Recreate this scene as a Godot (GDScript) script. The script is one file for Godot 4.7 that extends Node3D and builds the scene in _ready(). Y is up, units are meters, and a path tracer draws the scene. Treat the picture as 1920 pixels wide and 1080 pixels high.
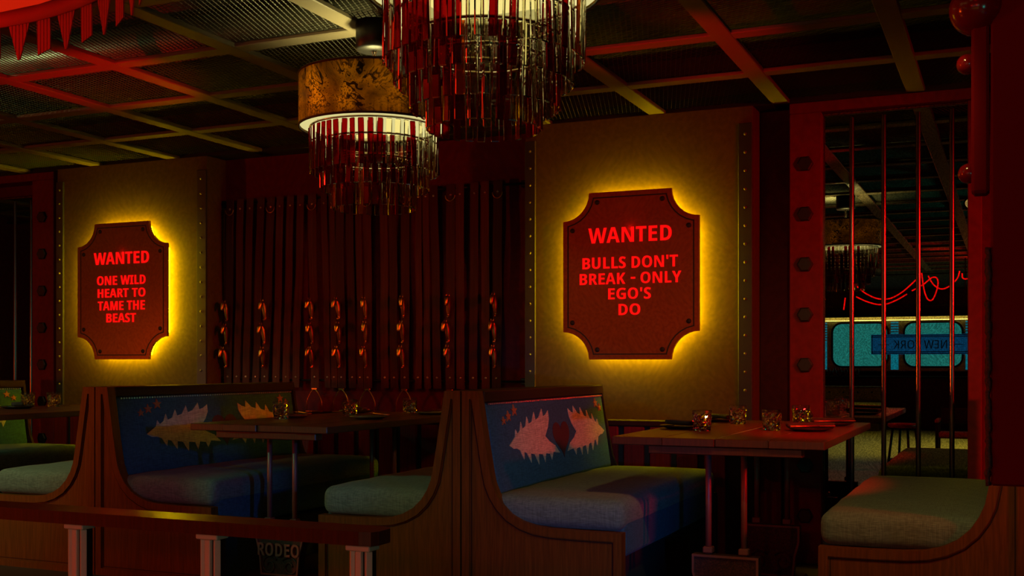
extends Node3D
# Booths of a western-style bar. x runs along the sign wall, y is up, the wall lies towards -z; metres.

const WALL := -6.15          # main plane of the sign wall
const LOW := -0.40           # floor of the aisle in front of the booth platform
var M := {}
var taken := {}
var rng := RandomNumberGenerator.new()

const ORDINAL := ["first", "second", "third", "fourth", "fifth", "sixth", "seventh", "eighth", "ninth", "tenth", "eleventh", "twelfth", "thirteenth", "fourteenth", "fifteenth", "sixteenth", "seventeenth", "eighteenth", "nineteenth", "twentieth", "twenty-first", "twenty-second", "twenty-third", "twenty-fourth", "twenty-fifth", "twenty-sixth"]


func _ready() -> void:
	rng.seed = 7
	camera_and_air()
	room_lights()
	materials()
	shell()
	ceiling_grid()
	sign_wall()
	mirrors()
	benches()
	tables()
	railing()
	signs()
	straps()
	chandeliers()
	fringe_lamp()
	marquee()
	far_side()


# ------------------------------------------------------------------ camera, light

func camera_and_air() -> void:
	var cam := Camera3D.new()
	cam.name = "camera"
	add_child(cam)
	cam.position = Vector3(0, 1.04, 0)
	cam.rotation_degrees.y = 23.8
	cam.projection = Camera3D.PROJECTION_FRUSTUM
	cam.near = 0.05
	cam.far = 60.0
	cam.size = 2.0 * 0.05 * 540.0 / 2120.0
	cam.frustum_offset = Vector2(0, 0.05 * 142.0 / 2120.0)
	cam.current = true
	var we := WorldEnvironment.new()
	we.name = "air"
	var e := Environment.new()
	e.background_mode = Environment.BG_COLOR
	e.background_color = Color(0, 0, 0)
	e.tonemap_mode = Environment.TONE_MAPPER_LINEAR
	e.tonemap_exposure = 1.0
	e.sdfgi_enabled = true
	e.ssao_enabled = true
	e.ssil_enabled = true
	we.environment = e
	add_child(we)


func omni(called: String, at: Vector3, color: Color, energy: float, size := 0.05, parent: Node = null) -> void:
	var l := OmniLight3D.new()
	l.name = called
	l.light_color = color
	l.light_energy = energy
	l.light_size = size
	l.omni_range = 16.0
	l.omni_attenuation = 2.0
	l.shadow_enabled = true
	(parent if parent else self).add_child(l, true)
	l.position = at


func area(called: String, at: Vector3, towards: Vector3, size: Vector2, color: Color, energy: float, parent: Node = null) -> void:
	var l := AreaLight3D.new()
	l.name = called
	l.light_color = color
	l.light_energy = energy
	l.area_size = size
	l.area_normalize_energy = true
	l.area_range = 16.0
	l.area_attenuation = 2.0
	l.shadow_enabled = true
	(parent if parent else self).add_child(l, true)
	var up := Vector3.UP if absf(towards.normalized().y) < 0.95 else Vector3.BACK
	l.transform = Transform3D(Basis.looking_at(towards, up), at)


func spot(called: String, at: Vector3, target: Vector3, angle: float, color: Color, energy: float, size := 0.05) -> void:
	var l := SpotLight3D.new()
	l.name = called
	l.light_color = color
	l.light_energy = energy
	l.light_size = size
	l.spot_angle = angle
	l.spot_angle_attenuation = 0.7
	l.spot_range = 16.0
	l.spot_attenuation = 2.0
	l.shadow_enabled = true
	add_child(l, true)
	l.transform = Transform3D(Basis.looking_at(target - at, Vector3.UP), at)


# spotlights: [fixture position, aim, colour, energy, half angle, source radius, label]
const WARM := Color(1.0, 0.88, 0.50)
const BLUE := Color(0.06, 0.50, 0.92)
const RED := Color(1.0, 0.04, 0.02)
var SPOTS := [
	[Vector3(-5.0, 2.30, -2.9), Vector3(-5.1, 0.4, -4.9), WARM, 1.4, 32.0, 0.04, "black can spotlight over the leftmost booth"],
	[Vector3(-4.9, 2.30, -0.9), Vector3(-2.6, 0.45, -4.9), Color(0.12, 0.85, 0.62), 5.0, 11.0, 0.04, "black can spotlight with teal lens, aimed at the middle booth"],
	[Vector3(-6.6, 2.30, -1.4), Vector3(-4.9, 0.45, -4.9), Color(0.12, 0.85, 0.70), 5.0, 14.0, 0.04, "black can spotlight with teal lens, near the left wall"],
	[Vector3(-3.3, 2.30, -2.3), Vector3(-3.2, 0.4, -4.9), WARM, 1.4, 32.0, 0.04, "black can spotlight over the middle booth"],
	[Vector3(-0.25, 2.30, -2.9), Vector3(-1.0, 0.4, -5.0), WARM, 1.25, 36.0, 0.04, "black can spotlight over the right booth"],
	[Vector3(-0.12, 2.30, -2.75), Vector3(-0.82, 0.75, -4.95), RED, 18.0, 9.0, 0.04, "black can spotlight with red lens over the right booth"],
	[Vector3(0.65, 0.58, -0.5), Vector3(-1.80, 0.50, -4.70), BLUE, 6.0, 8.5, 0.05, "blue spotlight on a stand aimed at the winged bench with bright back"],
	[Vector3(0.9, 1.15, -2.3), Vector3(-3.95, 0.50, -4.70), BLUE, 3.0, 6.0, 0.05, "blue spotlight on a stand aimed at the middle table's winged bench"],
	[Vector3(-2.9, 0.12, -3.3), Vector3(-4.0, 2.4, -4.15), RED, 11.0, 13.0, 0.04, "red floor uplight in front of the middle booth"],
	[Vector3(-1.8, 0.12, -3.0), Vector3(-1.3, 2.4, -4.75), RED, 8.0, 11.0, 0.04, "red floor uplight in front of the right booth"],
	[Vector3(1.6, 2.30, 8.0), Vector3(-1.0, LOW, 8.6), Color(1.0, 0.92, 0.32), 75.0, 46.0, 0.04, "black can spotlight over the far aisle floor"],
]


func room_lights() -> void:
	for s in SPOTS:
		var dir: Vector3 = (s[1] - s[0]).normalized()
		spot("can_light", s[0] + dir * 0.13, s[1], s[4], s[2], s[3], s[5])


# ------------------------------------------------------------------ materials

func mat(called: String, color: Color, rough := 0.7, metal := 0.0) -> StandardMaterial3D:
	var m := StandardMaterial3D.new()
	m.resource_name = called
	m.albedo_color = color
	m.roughness = rough
	m.metallic = metal
	M[called] = m
	return m


func glow(called: String, color: Color, energy: float) -> StandardMaterial3D:
	var m := mat(called, Color(0.05, 0.05, 0.05), 0.6)
	m.emission_enabled = true
	m.emission = color
	m.emission_energy_multiplier = energy
	return m


func tex(size: int, f: Callable) -> ImageTexture:
	var im := Image.create(size, size, false, Image.FORMAT_RGB8)
	for y in size:
		for x in size:
			im.set_pixel(x, y, f.call(x / float(size), y / float(size)))
	return ImageTexture.create_from_image(im)


func loop_noise(n: FastNoiseLite, u: float, v: float, fu: float, fv: float) -> float:
	# noise that repeats over the unit square
	var a := u * TAU
	var b := v * TAU
	return n.get_noise_3d(cos(a) * fu + cos(b) * fv * 0.7, sin(a) * fu + 31.7, sin(b) * fv + cos(b) * fv * 0.4)


func three(m: StandardMaterial3D, t: Texture2D, scale: float) -> void:
	m.albedo_texture = t
	m.uv1_triplanar = true
	m.uv1_world_triplanar = true
	m.uv1_scale = Vector3(scale, scale, scale)
	m.uv1_triplanar_sharpness = 4.0


func materials() -> void:
	var n := FastNoiseLite.new()
	n.seed = 3
	n.frequency = 1.0
	n.noise_type = FastNoiseLite.TYPE_SIMPLEX_SMOOTH
	n.fractal_octaves = 3
	var wood_t := tex(256, func(u, v):
		var g := loop_noise(n, u, v, 9.0, 0.5)
		var k := loop_noise(n, u, v, 26.0, 0.9)
		var b: float = clampf(0.80 + 0.14 * g + 0.09 * k, 0.3, 1.0)
		return Color(b, b * 0.97, b * 0.94))
	var weave_t := tex(256, func(u, v):
		var w: float = 0.5 + 0.25 * sin(u * TAU * 48.0) + 0.25 * sin(v * TAU * 48.0)
		var k := loop_noise(n, u, v, 16.0, 1.2) * 0.16 + loop_noise(n, u, v, 1.3, 12.0) * 0.16
		var b: float = clampf(0.78 + 0.12 * w + k, 0.4, 1.0)
		return Color(b, b, b))
	var parch_t := tex(512, func(u, v):
		# ochre sheet with dark veins and clusters of brown flecks
		var a := loop_noise(n, u, v, 0.8, 0.8)
		var b := absf(loop_noise(n, u + 0.12 * a, v + 0.1 * a, 0.75, 0.75))
		var c := loop_noise(n, u, v, 7.0, 7.0)
		var k: float = clampf(0.82 + 0.45 * a + 0.10 * c, 0.4, 1.0)
		if b < 0.035: k *= 0.35
		if c > 0.22 - 0.5 * a: k *= 0.55
		return Color(k, k * 0.95, k * 0.74))
	var rust_t := tex(256, func(u, v):
		var a := loop_noise(n, u, v, 3.0, 3.0)
		var b := loop_noise(n, u, v, 11.0, 11.0)
		var k: float = clampf(0.6 + 0.45 * a + 0.3 * b, 0.2, 1.0)
		return Color(k, k * 0.85, k * 0.8))
	var spots_t := tex(512, func(u, v):
		var a := loop_noise(n, u, v, 40.0, 40.0)
		var b := loop_noise(n, u, v, 5.0, 5.0)
		var k: float = clampf(0.62 + 0.42 * a + 0.2 * b, 0.12, 1.0)
		return Color(k, k * 0.97, k * 0.9))
	var plaster_t := tex(128, func(u, v):
		var k: float = clampf(0.9 + 0.12 * loop_noise(n, u, v, 4.0, 4.0), 0.6, 1.0)
		return Color(k, k, k))

	var m := mat("bench_wood", Color(0.43, 0.25, 0.075), 0.45); three(m, wood_t, 1.6)
	m = mat("rail_wood", Color(0.36, 0.17, 0.09), 0.3); three(m, wood_t, 1.6)
	m = mat("table_wood", Color(0.37, 0.17, 0.10), 0.3); three(m, wood_t, 2.1)
	m = mat("dark_wood", Color(0.16, 0.09, 0.06), 0.5)
	m = mat("board_red", Color(0.48, 0.09, 0.09), 0.55); three(m, wood_t, 1.4)
	m = mat("wall_red", Color(0.36, 0.09, 0.11), 0.75); three(m, plaster_t, 1.0)
	m = mat("panel_paint", Color(0.33, 0.255, 0.12), 0.7); three(m, plaster_t, 1.3)
	mat("black_gap", Color(0.03, 0.025, 0.025), 0.9)
	mat("floor_dark", Color(0.16, 0.11, 0.09), 0.5)
	mat("floor_tile", Color(0.52, 0.50, 0.36), 0.35)
	mat("ceiling_dark", Color(0.06, 0.06, 0.055), 0.9)
	mat("beam_paint", Color(0.36, 0.33, 0.27), 0.5)
	mat("mesh_steel", Color(0.36, 0.36, 0.31), 0.4, 0.5)
	mat("steel_blue", Color(0.14, 0.13, 0.155), 0.5, 0.2)
	mat("stud", Color(0.72, 0.66, 0.58), 0.28, 0.9)
	mat("rivet_steel", Color(0.34, 0.32, 0.30), 0.45, 0.5)
	mat("bolt_dark", Color(0.06, 0.045, 0.05), 0.55, 0.2)
	m = mat("column_paint", Color(0.42, 0.10, 0.11), 0.6); three(m, plaster_t, 1.0)
	m = mat("mirror_glass", Color(0.86, 0.86, 0.82), 0.0, 1.0); three(m, spots_t, 3.5)
	mat("mirror_bar", Color(0.42, 0.39, 0.37), 0.2, 1.0)
	m = mat("gilt", Color(0.62, 0.45, 0.22), 0.4, 0.9); three(m, rust_t, 3.0)
	m = mat("back_fabric", Color(0.20, 0.34, 0.40), 0.9); three(m, weave_t, 3.2); m.rim_enabled = true; m.rim = 0.2
	m = mat("seat_fabric", Color(0.40, 0.46, 0.42), 0.9); three(m, weave_t, 3.2); m.rim_enabled = true; m.rim = 0.2
	m = mat("wing_cloth", Color(0.74, 0.70, 0.58), 0.8); three(m, weave_t, 2.3)
	mat("heart_cloth", Color(0.22, 0.05, 0.04), 0.8)
	mat("star_thread", Color(0.55, 0.30, 0.14), 0.7)
	m = mat("strap_leather", Color(0.30, 0.14, 0.10), 0.55); three(m, wood_t, 1.0)
	m = mat("strap_leather_worn", Color(0.36, 0.17, 0.10), 0.55); three(m, wood_t, 1.2)
	mat("brass", Color(0.82, 0.56, 0.24), 0.3, 1.0)
	mat("black_metal", Color(0.07, 0.065, 0.065), 0.4, 0.4)
	m = mat("cast_iron", Color(0.34, 0.20, 0.17), 0.55, 0.3); three(m, rust_t, 5.0)
	mat("leg_paint", Color(0.42, 0.24, 0.22), 0.4, 0.2)
	mat("iron_letter", Color(0.50, 0.28, 0.24), 0.5, 0.3)
	m = mat("sign_board", Color(0.55, 0.31, 0.14), 0.3, 0.2); three(m, plaster_t, 2.0)
	mat("sign_line", Color(0.05, 0.025, 0.02), 0.6)
	glow("sign_letters", Color(1.0, 0.035, 0.04), 1.0)
	glow("halo_led", Color(1.0, 0.86, 0.01), 58.0)
	m = mat("parchment", Color(0.90, 0.80, 0.40), 0.5); three(m, parch_t, 2.0)
	m.backlight_enabled = true; m.backlight = Color(0.8, 0.75, 0.45)
	mat("shade_trim", Color(0.16, 0.09, 0.04), 0.5)
	glow("diffuser", Color(0.98, 0.93, 0.62), 0.75)
	glow("bulb_glow", Color(1.0, 0.85, 0.5), 3.0)
	m = mat("crystal_clear", Color(0.86, 0.84, 0.74, 0.0), 0.03); m.refraction_enabled = true; m.refraction_scale = 0.05; m.transparency = BaseMaterial3D.TRANSPARENCY_ALPHA
	m = mat("crystal_red", Color(0.50, 0.02, 0.03, 0.15), 0.05); m.refraction_enabled = true; m.refraction_scale = 0.05; m.transparency = BaseMaterial3D.TRANSPARENCY_ALPHA
	m = mat("crystal_amber", Color(0.95, 0.42, 0.10, 0.1), 0.05); m.refraction_enabled = true; m.refraction_scale = 0.05; m.transparency = BaseMaterial3D.TRANSPARENCY_ALPHA
	m = mat("tumbler_glass", Color(0.97, 0.97, 0.97, 0.0), 0.02); m.refraction_enabled = true; m.refraction_scale = 0.05; m.transparency = BaseMaterial3D.TRANSPARENCY_ALPHA
	mat("plate_clay", Color(0.34, 0.25, 0.20), 0.35)
	mat("plate_black", Color(0.09, 0.08, 0.08), 0.3)
	mat("napkin", Color(0.07, 0.06, 0.065), 0.9)
	mat("copper", Color(0.80, 0.42, 0.30), 0.28, 0.9)
	mat("post_white", Color(0.80, 0.77, 0.70), 0.45)
	m = mat("fringe_red", Color(0.50, 0.08, 0.06), 0.8); m.backlight_enabled = true; m.backlight = Color(0.12, 0.02, 0.016)
	glow("fringe_glow", Color(1.0, 0.16, 0.05), 0.5)
	mat("marquee_red", Color(0.42, 0.03, 0.05), 0.85).metallic_specular = 0.2
	mat("globe_red", Color(0.40, 0.03, 0.04), 0.15)
	m = mat("rough_trim", Color(0.40, 0.12, 0.12), 0.6); three(m, rust_t, 8.0)
	mat("car_metal", Color(0.62, 0.64, 0.62), 0.35, 0.5)
	glow("car_glass", Color(0.16, 0.62, 0.64), 1.3)
	glow("car_gap", Color(0.10, 0.75, 0.95), 0.8)
	glow("band_blue", Color(0.03, 0.36, 0.62), 1.0)
	mat("ink", Color(0.03, 0.04, 0.06), 0.7)
	glow("warm_led", Color(1.0, 0.85, 0.35), 1.6)
	glow("neon_red", Color(1.0, 0.035, 0.02), 3.0)
	m = mat("gold_hide", Color(0.60, 0.46, 0.22), 0.5); three(m, rust_t, 3.0)
	mat("chair_hide", Color(0.62, 0.26, 0.16), 0.6)
	mat("stool_red", Color(0.60, 0.07, 0.07), 0.4)
	mat("bottle_brown", Color(0.35, 0.14, 0.08), 0.15)
	for k in ["dark_wood", "panel_paint", "wall_red", "column_paint", "board_red", "back_fabric", "seat_fabric", "wing_cloth", "bench_wood", "beam_paint", "strap_leather", "strap_leather_worn", "sign_board"]:
		M[k].metallic_specular = 0.25
	glow("tube_glow", Color(0.85, 1.0, 0.68), 2.0)
	glow("lens_blue", Color(0.12, 0.42, 1.0), 1.0)
	glow("lens_warm", Color(1.0, 0.82, 0.5), 1.0)
	glow("sconce_orange", Color(1.0, 0.33, 0.06), 2.0)


# ------------------------------------------------------------------ mesh helpers

func st_new() -> SurfaceTool:
	var st := SurfaceTool.new()
	st.begin(Mesh.PRIMITIVE_TRIANGLES)
	st.set_smooth_group(-1)
	return st


func tri(st: SurfaceTool, a: Vector3, b: Vector3, c: Vector3) -> void:
	# counter-clockwise seen from outside; Godot wants clockwise
	st.add_vertex(a); st.add_vertex(c); st.add_vertex(b)


func quad(st: SurfaceTool, a: Vector3, b: Vector3, c: Vector3, d: Vector3) -> void:
	tri(st, a, b, c); tri(st, a, c, d)


func done(st: SurfaceTool) -> ArrayMesh:
	st.generate_normals()
	return st.commit()


func numbered(called: String) -> String:
	if not taken.has(called):
		taken[called] = 0
		return called
	taken[called] += 1
	return "%s_%03d" % [called, taken[called]]


func put(called: String, mesh: Mesh, m: Material, parent: Node, at := Vector3.ZERO) -> MeshInstance3D:
	var o := MeshInstance3D.new()
	o.mesh = mesh
	o.material_override = m
	if parent == self or parent == null:
		o.name = numbered(called)
		add_child(o)
	else:
		o.name = called
		parent.add_child(o, true)
	o.position = at
	return o


func part(called: String, st: SurfaceTool, m: Material, parent: Node, at := Vector3.ZERO) -> MeshInstance3D:
	return put(called, done(st), m, parent, at)


func tag(o: Node, label: String, category := "", group := "", kind := "") -> Node:
	if label: o.set_meta("label", label)
	if category: o.set_meta("category", category)
	if group: o.set_meta("group", group)
	if kind: o.set_meta("kind", kind)
	return o


func thing(called: String, label: String, category: String, at := Vector3.ZERO, group := "") -> Node3D:
	var o := Node3D.new()
	o.name = numbered(called)
	add_child(o)
	o.position = at
	tag(o, label, category, group)
	return o


func structure(called: String, st: SurfaceTool, m: Material, label: String) -> MeshInstance3D:
	var o := put(called, done(st), m, self)
	tag(o, label, "", "", "structure")
	return o


# box with chamfered edges
func box(st: SurfaceTool, c: Vector3, size: Vector3, ch := 0.0, b := Basis.IDENTITY) -> void:
	var h := size / 2.0
	ch = minf(ch, minf(h.x, minf(h.y, h.z)) * 0.9)
	st.set_smooth_group(-1)
	if ch <= 0.0:
		var p := []
		for i in 8:
			p.append(c + b * Vector3(h.x * (1 if i & 1 else -1), h.y * (1 if i & 2 else -1), h.z * (1 if i & 4 else -1)))
		quad(st, p[4], p[5], p[7], p[6]); quad(st, p[1], p[0], p[2], p[3])
		quad(st, p[5], p[1], p[3], p[7]); quad(st, p[0], p[4], p[6], p[2])
		quad(st, p[6], p[7], p[3], p[2]); quad(st, p[0], p[1], p[5], p[4])
		return
	var q := func(sx: int, sy: int, sz: int, ax: int) -> Vector3:
		# corner point lying on the face across axis ax
		var v := Vector3(sx * h.x, sy * h.y, sz * h.z)
		for k in 3:
			if k != ax:
				v[k] -= signf(v[k]) * ch
		return c + b * v
	for s in [-1, 1]:
		var fx := [q.call(s, -1, -1, 0), q.call(s, 1, -1, 0), q.call(s, 1, 1, 0), q.call(s, -1, 1, 0)]
		var fy := [q.call(-1, s, -1, 1), q.call(-1, s, 1, 1), q.call(1, s, 1, 1), q.call(1, s, -1, 1)]
		var fz := [q.call(-1, -1, s, 2), q.call(1, -1, s, 2), q.call(1, 1, s, 2), q.call(-1, 1, s, 2)]
		for f in [fx, fy, fz]:
			if s > 0: quad(st, f[0], f[1], f[2], f[3])
			else: quad(st, f[3], f[2], f[1], f[0])
	for s in [-1, 1]:
		for t in [-1, 1]:
			var e := [[q.call(-1, s, t, 1), q.call(1, s, t, 1), q.call(1, s, t, 2), q.call(-1, s, t, 2)], [q.call(s, t, -1, 0), q.call(s, t, 1, 0), q.call(s, t, 1, 1), q.call(s, t, -1, 1)], [q.call(s, -1, t, 2), q.call(s, 1, t, 2), q.call(s, 1, t, 0), q.call(s, -1, t, 0)]]
			for f in e:
				if s * t > 0: quad(st, f[0], f[1], f[2], f[3])
				else: quad(st, f[3], f[2], f[1], f[0])
	for sx in [-1, 1]:
		for sy in [-1, 1]:
			for sz in [-1, 1]:
				var f := [q.call(sx, sy, sz, 0), q.call(sx, sy, sz, 1), q.call(sx, sy, sz, 2)]
				if sx * sy * sz > 0: tri(st, f[0], f[1], f[2])
				else: tri(st, f[2], f[1], f[0])


func box_mesh(size: Vector3, ch := 0.0) -> ArrayMesh:
	var st := st_new()
	box(st, Vector3.ZERO, size, ch)
	return done(st)


func span(st: SurfaceTool, lo: Vector3, hi: Vector3, ch := 0.0) -> void:
	box(st, (lo + hi) / 2.0, (hi - lo).abs(), ch)


# upholstery: box with round edges, then bent by f
func cushion(st: SurfaceTool, c: Vector3, size: Vector3, r: float, f = null, fine := 10) -> void:
	var h := size / 2.0
	st.set_smooth_group(0)
	var rings := []
	for k in 3:
		var a := [-h[k], -h[k] + r * 0.25, -h[k] + r * 0.6]
		for i in fine + 1:
			a.append(-h[k] + r + (2.0 * h[k] - 2.0 * r) * i / float(fine))
		a.append_array([h[k] - r * 0.6, h[k] - r * 0.25, h[k]])
		rings.append(a)
	var inner := h - Vector3(r, r, r)
	var at := func(p: Vector3) -> Vector3:
		var q := p.clamp(-inner, inner)
		var v := q + (p - q).normalized() * r
		if f != null: v = f.call(v)
		return c + v
	for k in 3:
		var k1 := (k + 1) % 3
		var k2 := (k + 2) % 3
		for s in [-1.0, 1.0]:
			var a: Array = rings[k1]
			var b: Array = rings[k2]
			var g := []
			for i in a.size():
				var row := []
				for j in b.size():
					var p := Vector3.ZERO
					p[k] = s * h[k]; p[k1] = a[i]; p[k2] = b[j]
					row.append(at.call(p))
				g.append(row)
			for i in a.size() - 1:
				for j in b.size() - 1:
					if s > 0: quad(st, g[i][j], g[i + 1][j], g[i + 1][j + 1], g[i][j + 1])
					else: quad(st, g[i][j + 1], g[i + 1][j + 1], g[i + 1][j], g[i][j])


# polygon (counter-clockwise in x, y) given depth along z from z0 to z1, placed by t
func prism(st: SurfaceTool, pts: PackedVector2Array, z0: float, z1: float, t := Transform3D.IDENTITY) -> void:
	st.set_smooth_group(-1)
	if Geometry2D.is_polygon_clockwise(pts):
		pts = pts.duplicate(); pts.reverse()
	var ix := Geometry2D.triangulate_polygon(pts)
	for i in range(0, ix.size(), 3):
		var a := pts[ix[i]]; var b := pts[ix[i + 1]]; var c := pts[ix[i + 2]]
		if (b - a).cross(c - a) < 0:
			var w := b; b = c; c = w
		tri(st, t * Vector3(a.x, a.y, z1), t * Vector3(b.x, b.y, z1), t * Vector3(c.x, c.y, z1))
		tri(st, t * Vector3(a.x, a.y, z0), t * Vector3(c.x, c.y, z0), t * Vector3(b.x, b.y, z0))
	for i in pts.size():
		var a := pts[i]; var b := pts[(i + 1) % pts.size()]
		quad(st, t * Vector3(a.x, a.y, z0), t * Vector3(b.x, b.y, z0), t * Vector3(b.x, b.y, z1), t * Vector3(a.x, a.y, z1))


# tube along points; r may be a number or one radius for each point
func tube(st: SurfaceTool, pts: Array, r, sides := 8, flat := 1.0, closed := false) -> void:
	st.set_smooth_group(0)
	var n := pts.size()
	var rings := []
	var side := Vector3.ZERO
	for i in n:
		var d: Vector3
		if closed: d = pts[(i + 1) % n] - pts[(i + n - 1) % n]
		else: d = pts[mini(i + 1, n - 1)] - pts[maxi(i - 1, 0)]
		d = d.normalized()
		if side == Vector3.ZERO:
			side = d.cross(Vector3.UP if absf(d.y) < 0.9 else Vector3.RIGHT).normalized()
		side = (side - d * side.dot(d)).normalized()
		var up := d.cross(side)
		var rad: float = r[i] if r is Array else r
		var ring := []
		for k in sides:
			var a := TAU * k / sides
			ring.append(pts[i] + (side * cos(a) * flat + up * sin(a)) * rad)
		rings.append(ring)
	for i in (n if closed else n - 1):
		for k in sides:
			var a: Array = rings[i]
			var b: Array = rings[(i + 1) % n]
			var l := (k + 1) % sides
			quad(st, a[k], a[l], b[l], b[k])
	if not closed:
		for k in range(1, sides - 1):
			tri(st, rings[0][0], rings[0][k + 1], rings[0][k])
			tri(st, rings[n - 1][0], rings[n - 1][k], rings[n - 1][k + 1])


# profile (radius, height) turned round y; give it outside first, going up, then back down the inside
func lathe(st: SurfaceTool, prof: Array, sides := 24, c := Vector3.ZERO, smooth := true, wave = null) -> void:
	st.set_smooth_group(0 if smooth else -1)
	var p := func(i: int, k: int) -> Vector3:
		var a := TAU * k / sides
		var rr: float = prof[i].x
		if wave != null: rr += wave.call(i, k)
		return c + Vector3(cos(a) * rr, prof[i].y, -sin(a) * rr)
	for i in prof.size() - 1:
		for k in sides:
			var l := (k + 1) % sides
			if prof[i].x > 1e-6 and prof[i + 1].x > 1e-6: quad(st, p.call(i, k), p.call(i, l), p.call(i + 1, l), p.call(i + 1, k))
			elif prof[i].x > 1e-6: tri(st, p.call(i, k), p.call(i, l), p.call(i + 1, k))
			elif prof[i + 1].x > 1e-6: tri(st, p.call(i, k), p.call(i + 1, l), p.call(i + 1, k))


func ball(st: SurfaceTool, c: Vector3, r: float, sides := 8, rows := 5, squash := Vector3.ONE) -> void:
	st.set_smooth_group(0)
	var p := func(i: int, k: int) -> Vector3:
		var a := -PI / 2 + PI * i / rows
		var b := TAU * k / sides
		return c + Vector3(cos(a) * cos(b), sin(a), -cos(a) * sin(b)) * r * squash
	for i in rows:
		for k in sides:
			if i == 0: tri(st, p.call(0, 0), p.call(1, k + 1), p.call(1, k))
			elif i == rows - 1: tri(st, p.call(i, k), p.call(i, k + 1), p.call(rows, 0))
			else: quad(st, p.call(i, k), p.call(i, k + 1), p.call(i + 1, k + 1), p.call(i + 1, k))


func lettering(parent: Node, called: String, words: String, at: Vector3, w: float, h: float, depth: float, m: Material, bold := true) -> MeshInstance3D:
	var f := SystemFont.new()
	f.font_names = PackedStringArray(["Droid Sans"])
	f.font_weight = 700 if bold else 400
	var t := TextMesh.new()
	t.text = words
	t.font = f
	t.font_size = 64
	t.pixel_size = 0.01
	t.depth = 0.1
	t.curve_step = 1.0
	var o := put(called, t, m, parent)
	var bb := t.get_aabb()
	o.scale = Vector3(w / bb.size.x, h / bb.size.y, depth / bb.size.z)
	o.position = at - bb.get_center() * o.scale
	return o


# ------------------------------------------------------------------ room

func shell() -> void:
	var st := st_new()
	span(st, Vector3(-9.2, LOW - 0.2, WALL - 0.2), Vector3(3.4, 2.9, WALL))
	var wb := structure("wall_back", st, M.wall_red, "dark red back wall behind the booths")
	st = st_new(); span(st, Vector3(-9.2, LOW - 0.2, WALL), Vector3(-9.0, 2.9, 15.7))
	structure("wall_left", st, M.wall_red, "dark red side wall left of the booths")
	st = st_new(); span(st, Vector3(3.2, LOW - 0.2, WALL), Vector3(3.4, 2.9, 15.7))
	structure("wall_right", st, M.wall_red, "dark red side wall on the right")
	st = st_new(); span(st, Vector3(-9.0, LOW - 0.2, 15.5), Vector3(3.2, 2.9, 15.7))
	structure("wall_front", st, M.wall_red, "dark wall across the room, seen only in the mirror")
	st = st_new(); span(st, Vector3(-9.0, LOW - 0.1, WALL), Vector3(3.2, 0.0, -2.5))
	structure("floor", st, M.floor_dark, "dark raised floor under the booths")
	st = st_new(); span(st, Vector3(-9.0, LOW - 0.1, -2.5), Vector3(3.2, LOW, 15.5))
	structure("floor_aisle", st, M.floor_tile, "pale olive tiled floor in front of the railing")
	# wainscot boards with dark joints between the pillars
	boards(wb, -4.80, -2.54, WALL, 0.70)
	boards(wb, -1.24, -1.06, WALL, 0.70)


func boards(parent: Node, x0: float, x1: float, z: float, top: float) -> void:
	var st := st_new()
	span(st, Vector3(x0 + 0.002, 0.001, z), Vector3(x1 - 0.002, top, z + 0.012))
	part("board_backing", st, M.black_gap, parent)
	var mesh := box_mesh(Vector3(0.115, top, 0.022), 0.004)
	var x := x0 + 0.06
	while x + 0.05 < x1:
		put("board", mesh, M.board_red, parent, Vector3(x, top / 2.0, z + 0.023))
		x += 0.149
	st = st_new()
	span(st, Vector3(x0 + 0.002, top, z), Vector3(x1 - 0.002, top + 0.035, z + 0.05), 0.006)
	part("ledge", st, M.dark_wood, parent)


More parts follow.
